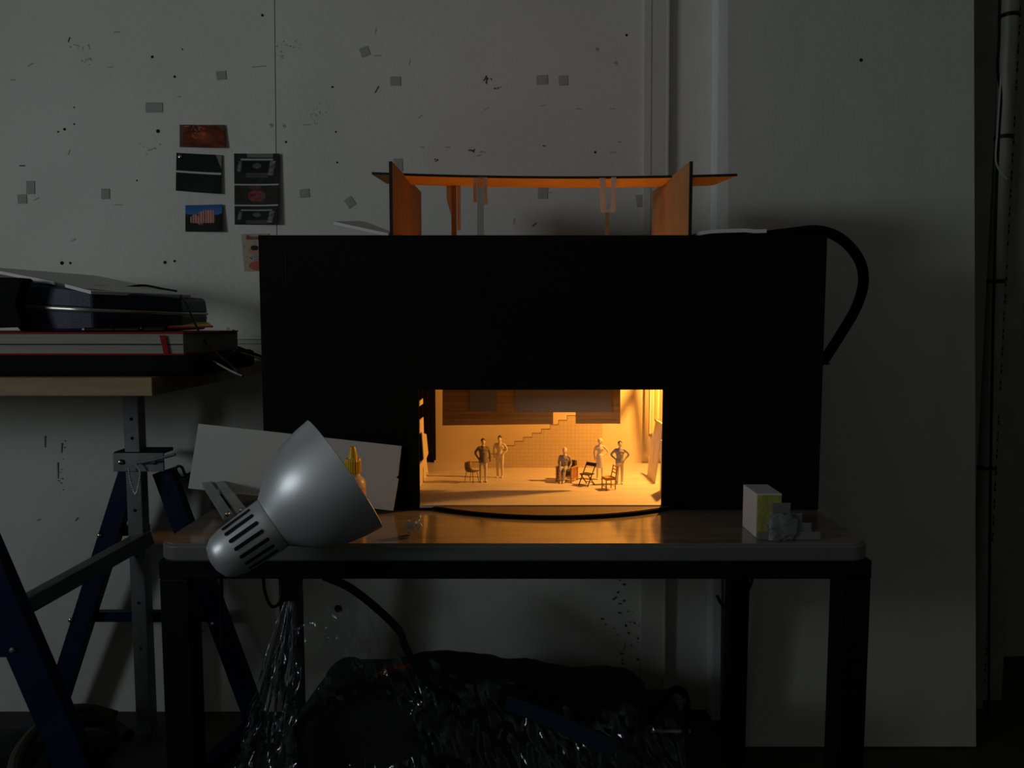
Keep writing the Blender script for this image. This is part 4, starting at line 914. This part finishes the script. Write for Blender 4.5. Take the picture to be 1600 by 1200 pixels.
# cables at the right end of the stack
cz = ZP+.003
def cab(name, pts_, r, m, label): return tag(MB().tube(curve([PY(*p) for p in pts_], 7), r, 7).build(name, m, smooth=True), label, 'cable', 'cables on the plywood top')
cab('thin_cable', [(282, 462, 1.62), (292, 476, 1.58), (303, 502, 1.54), (318, 530, 1.50), (340, 553, 1.44), (362, 572, 1.395), (380, 588, 1.38)], .0022, 'black_plastic', 'thin dark cable falling from the white board over the red book')
cab('thick_cable', [(310, 545, 1.52), (330, 539, 1.58), (350, 539, 1.64), (372, 543, 1.70), (408, 557, 1.72), (440, 566, 1.72)], .0035, 'black_plastic', 'thicker black cable arching from the stack to behind the box')
cab('looped_cable', [(410, 562, 1.70), (380, 552, 1.66), (345, 546, 1.62), (330, 551, 1.58), (328, 560, 1.52), (340, 568, 1.46), (362, 580, 1.385), (378, 587, 1.378)], .0018, 'cable_white', 'thin grey cable looped beside the red book on the plywood')
cab('white_cable', [(316, 548, 1.60), (320, 556, 1.57), (316, 565, 1.54), (306, 568, 1.50)], .0030, 'cable_white', 'short white cable curled at the corner of the black case')

# ================================================================== UNDER THE TABLE
# hanging cable loops
tag(MB().tube(curve([PY(411, 895, 1.70), PY(413, 920, 1.70), PY(420, 942, 1.70), PY(428, 948, 1.70), PY(437, 940, 1.71), PY(440, 915, 1.72), PY(440, 895, 1.72)]), .0038, 8).build('cable_loop', 'black_plastic', smooth=True), 'black cable loop hanging under the table beside the rear left leg', 'cable')
tag(MB().tube(curve([PY(1178, 897, 1.74), PY(1170, 920, 1.74), PY(1155, 942, 1.74), PY(1140, 949, 1.75), PY(1128, 944, 1.76), PY(1120, 930, 1.77)]), .0038, 8).build('cable_loop', 'black_plastic', smooth=True), 'black cable sagging under the table beside the rear right leg', 'cable')
# dark soft bundle inside the clear bag
def blob(name, m, label, cat, fn, nu, nv):
    mb = MB().grid(fn, nu, nv); o = mb.build(name, m, smooth=True, merge=True, angle=80); return tag(o, label, cat)
def mound(xa, xb, ya, yb, ztop, seed, rough=.05, pw=2.6):
    def f(u, v):
        x = xa+(xb-xa)*u; y = ya+(yb-ya)*v; e = max(0, 1-abs(2*u-1)**pw)**.5*max(0, 1-abs(2*v-1)**pw)**.5
        n = noise.fractal(Vector((x*6+seed, y*6, seed)), 1.0, 2.0, 4)
        z = (ztop(x) if callable(ztop) else ztop)*e*(1+rough*2*n)
        return Vector((x+.02*n, y+.015*n, max(.001, z)))
    return f
X = lambda px, Y=1.62: PY(px, 1000, Y).x
zt1 = PY(690, 1052, 1.65).z; zt0 = PY(540, 1074, 1.62).z; zt2_ = PY(950, 1092, 1.65).z
def topz(x):
    u = (x-X(455))/(X(1060)-X(455)); return max(.05, zt0+(zt1-zt0)*math.exp(-((u-.38)/.13)**2)+(zt2_-zt0)*max(0, u-.4))
blob('cloth_bundle', 'dark_cloth', 'dark bundle of cloth inside the clear plastic bag under the table', 'bundle', mound(X(448), X(1040), 1.50, 1.80, topz, 3, .02, 14), 90, 40)
rd = MB().tube(curve([PY(588, 1054, 1.60), PY(612, 1046, 1.60), PY(640, 1041, 1.61), PY(660, 1041, 1.63)]), [.003]*4+[.0065]*16+[.004]*5, 8)
tag(rd.build('red_cloth', 'red_cloth', smooth=True), 'bit of dark red cloth poking from the bundle under the table', 'cloth')
# flat black straps
def ribbon(pts_, w_, name, m, label, cat='strap'):
    c_ = curve([PY(*p) for p in pts_], 8); mb = MB(); n = len(c_); vs_ = []
    for i, p in enumerate(c_):
        t = (c_[min(i+1, n-1)]-c_[max(i-1, 0)]).normalized(); s = t.cross(Vector((0, -1, 0))).normalized(); w2 = w_[0]+(w_[1]-w_[0])*i/(n-1)
        vs_ += [p-s*w2, p+s*w2, p+s*w2+Vector((0, .003, 0)), p-s*w2+Vector((0, .003, 0))]
    fs_ = [(3, 2, 1, 0), (4*n-4, 4*n-3, 4*n-2, 4*n-1)]
    for i in range(n-1):
        a, b = 4*i, 4*i+4
        for k in range(4): fs_.append((a+k, a+(k+1) % 4, b+(k+1) % 4, b+k))
    return tag(mb.add(vs_, fs_).build(name, m, smooth=True), label, cat)
ribbon([(505, 900, 1.60), (545, 918, 1.60), (585, 948, 1.59), (622, 984, 1.57), (632, 1008, 1.55), (648, 1040, 1.53), (672, 1072, 1.50), (720, 1098, 1.475)], (.009, .007), 'black_strap', 'black_rubber', 'long black strap curving down from under the table top to the bundle')
ribbon([(452, 930, 1.55), (440, 985, 1.53), (424, 1040, 1.51), (408, 1100, 1.48), (395, 1180, 1.44), (388, 1260, 1.42)], (.008, .008), 'black_strap', 'black_rubber', 'black strap hanging beside the gathered plastic at the rear left leg')
ribbon([(790, 1098, 1.475), (850, 1120, 1.46), (910, 1148, 1.45), (960, 1172, 1.44)], (.015, .018), 'blue_strap', 'blue_cloth', 'dark blue cloth band running across the bundle under the table')
ribbon([(1012, 1130, 1.455), (1030, 1105, 1.455), (1048, 1083, 1.46), (1060, 1078, 1.47), (1070, 1086, 1.48), (1073, 1110, 1.48), (1070, 1150, 1.48)], (.0075, .0075), 'bag_handle', 'black_rubber', 'black bag handle standing up at the right end of the bundle', 'handle')
# box with pale rim at the right end
ba = PY(1020, 1140, 1.50); bb_ = PY(1076, 1140, 1.50)
sbx = thing('storage_box', ((ba.x+bb_.x)/2, 1.58, 0), 'dark low storage box with a pale rim at the right end under the table', 'box')
MB().box((ba.x-.03, 1.50, .0005), (bb_.x, 1.68, ba.z-.004)).build('body', 'dark_cloth', sbx)
MB().box((ba.x-.003, 1.495, ba.z-.004), (bb_.x+.003, 1.50, ba.z)).build('rim', 'cable_white', sbx)
# clear plastic film: big sheet over the bundle, and a gathered strand at the rear left leg
tpc = curve([PY(x, y, Y) for x, y, Y in ((462, 905, 1.62), (500, 908, 1.61), (560, 932, 1.60), (620, 983, 1.58), (700, 1040, 1.55), (800, 1062, 1.53), (900, 1076, 1.50), (1000, 1084, 1.49), (1070, 1088, 1.47))], 12)
def film_fn(u, v):
    i = u*(len(tpc)-1); a = tpc[int(i)]; b = tpc[min(int(i)+1, len(tpc)-1)]; p = a.lerp(b, i-int(i))
    z = p.z*(1-v)+.004*v; y = p.y-.10*v*v-.04*v
    n = noise.fractal(Vector((p.x*14+2.5*z, z*9, 1.3)), 1.0, 2.1, 4); n2 = abs(noise.noise(Vector((p.x*38+z*13, z*17-p.x*9, 5))))
    return Vector((p.x+.012*n*v, y-.020*n*min(1, v*5)-.014*n2*min(1, v*5)-.01, z))
fm = MB().grid(film_fn, 200, 90).build('plastic_bag', 'film', smooth=True, merge=False, angle=60)
tag(fm, 'large clear plastic bag draped over the dark bundle under the table', 'plastic bag')
def strand(u, v):
    t = v; c_ = PY(452+(408-452)*t, 940+(1235-940)*t, 1.52-.09*t); r = .008+.045*t**.8; a = 2*math.pi*u
    rr_ = r*(1+.35*math.sin(a*7+3*t)+.35*noise.fractal(Vector((math.cos(a)*2.2, math.sin(a)*2.2, t*7)), 1, 2, 4))
    return Vector((c_.x+rr_*math.cos(a), c_.y+rr_*.55*math.sin(a), max(.004, c_.z)))
tag(MB().grid(strand, 90, 120).build('plastic_gather', 'film', smooth=True, merge=False, angle=60), 'twisted gather of clear plastic film hanging by the rear left leg', 'plastic film')
# coiled hose on the floor at far left
for i, (pts_, r, m) in enumerate((([(18, 1215, 1.40), (30, 1175, 1.45), (58, 1140, 1.55), (100, 1112, 1.70), (140, 1108, 1.80), (180, 1118, 1.80)], .012, 'hose'), ([(30, 1225, 1.40), (44, 1190, 1.45), (75, 1152, 1.52), (112, 1130, 1.62), (160, 1128, 1.70), (200, 1150, 1.62)], .014, 'dark_cloth'))):
    tag(MB().tube(curve([PY(*p) for p in pts_], 8), r, 10).build('floor_hose', m, smooth=True), ['pale curved hose on the floor at the far left below the trestle', 'black curved hose beside the pale hose on the floor'][i], 'hose')
blob('cloth_heap', 'dark_cloth', 'black heap of cloth on the floor under the trestle at left', 'cloth', mound(PY(0, 1100, 1.75).x-.2, PY(150, 1100, 1.75).x, 1.5, 1.88, .07, 11, .12), 50, 30)
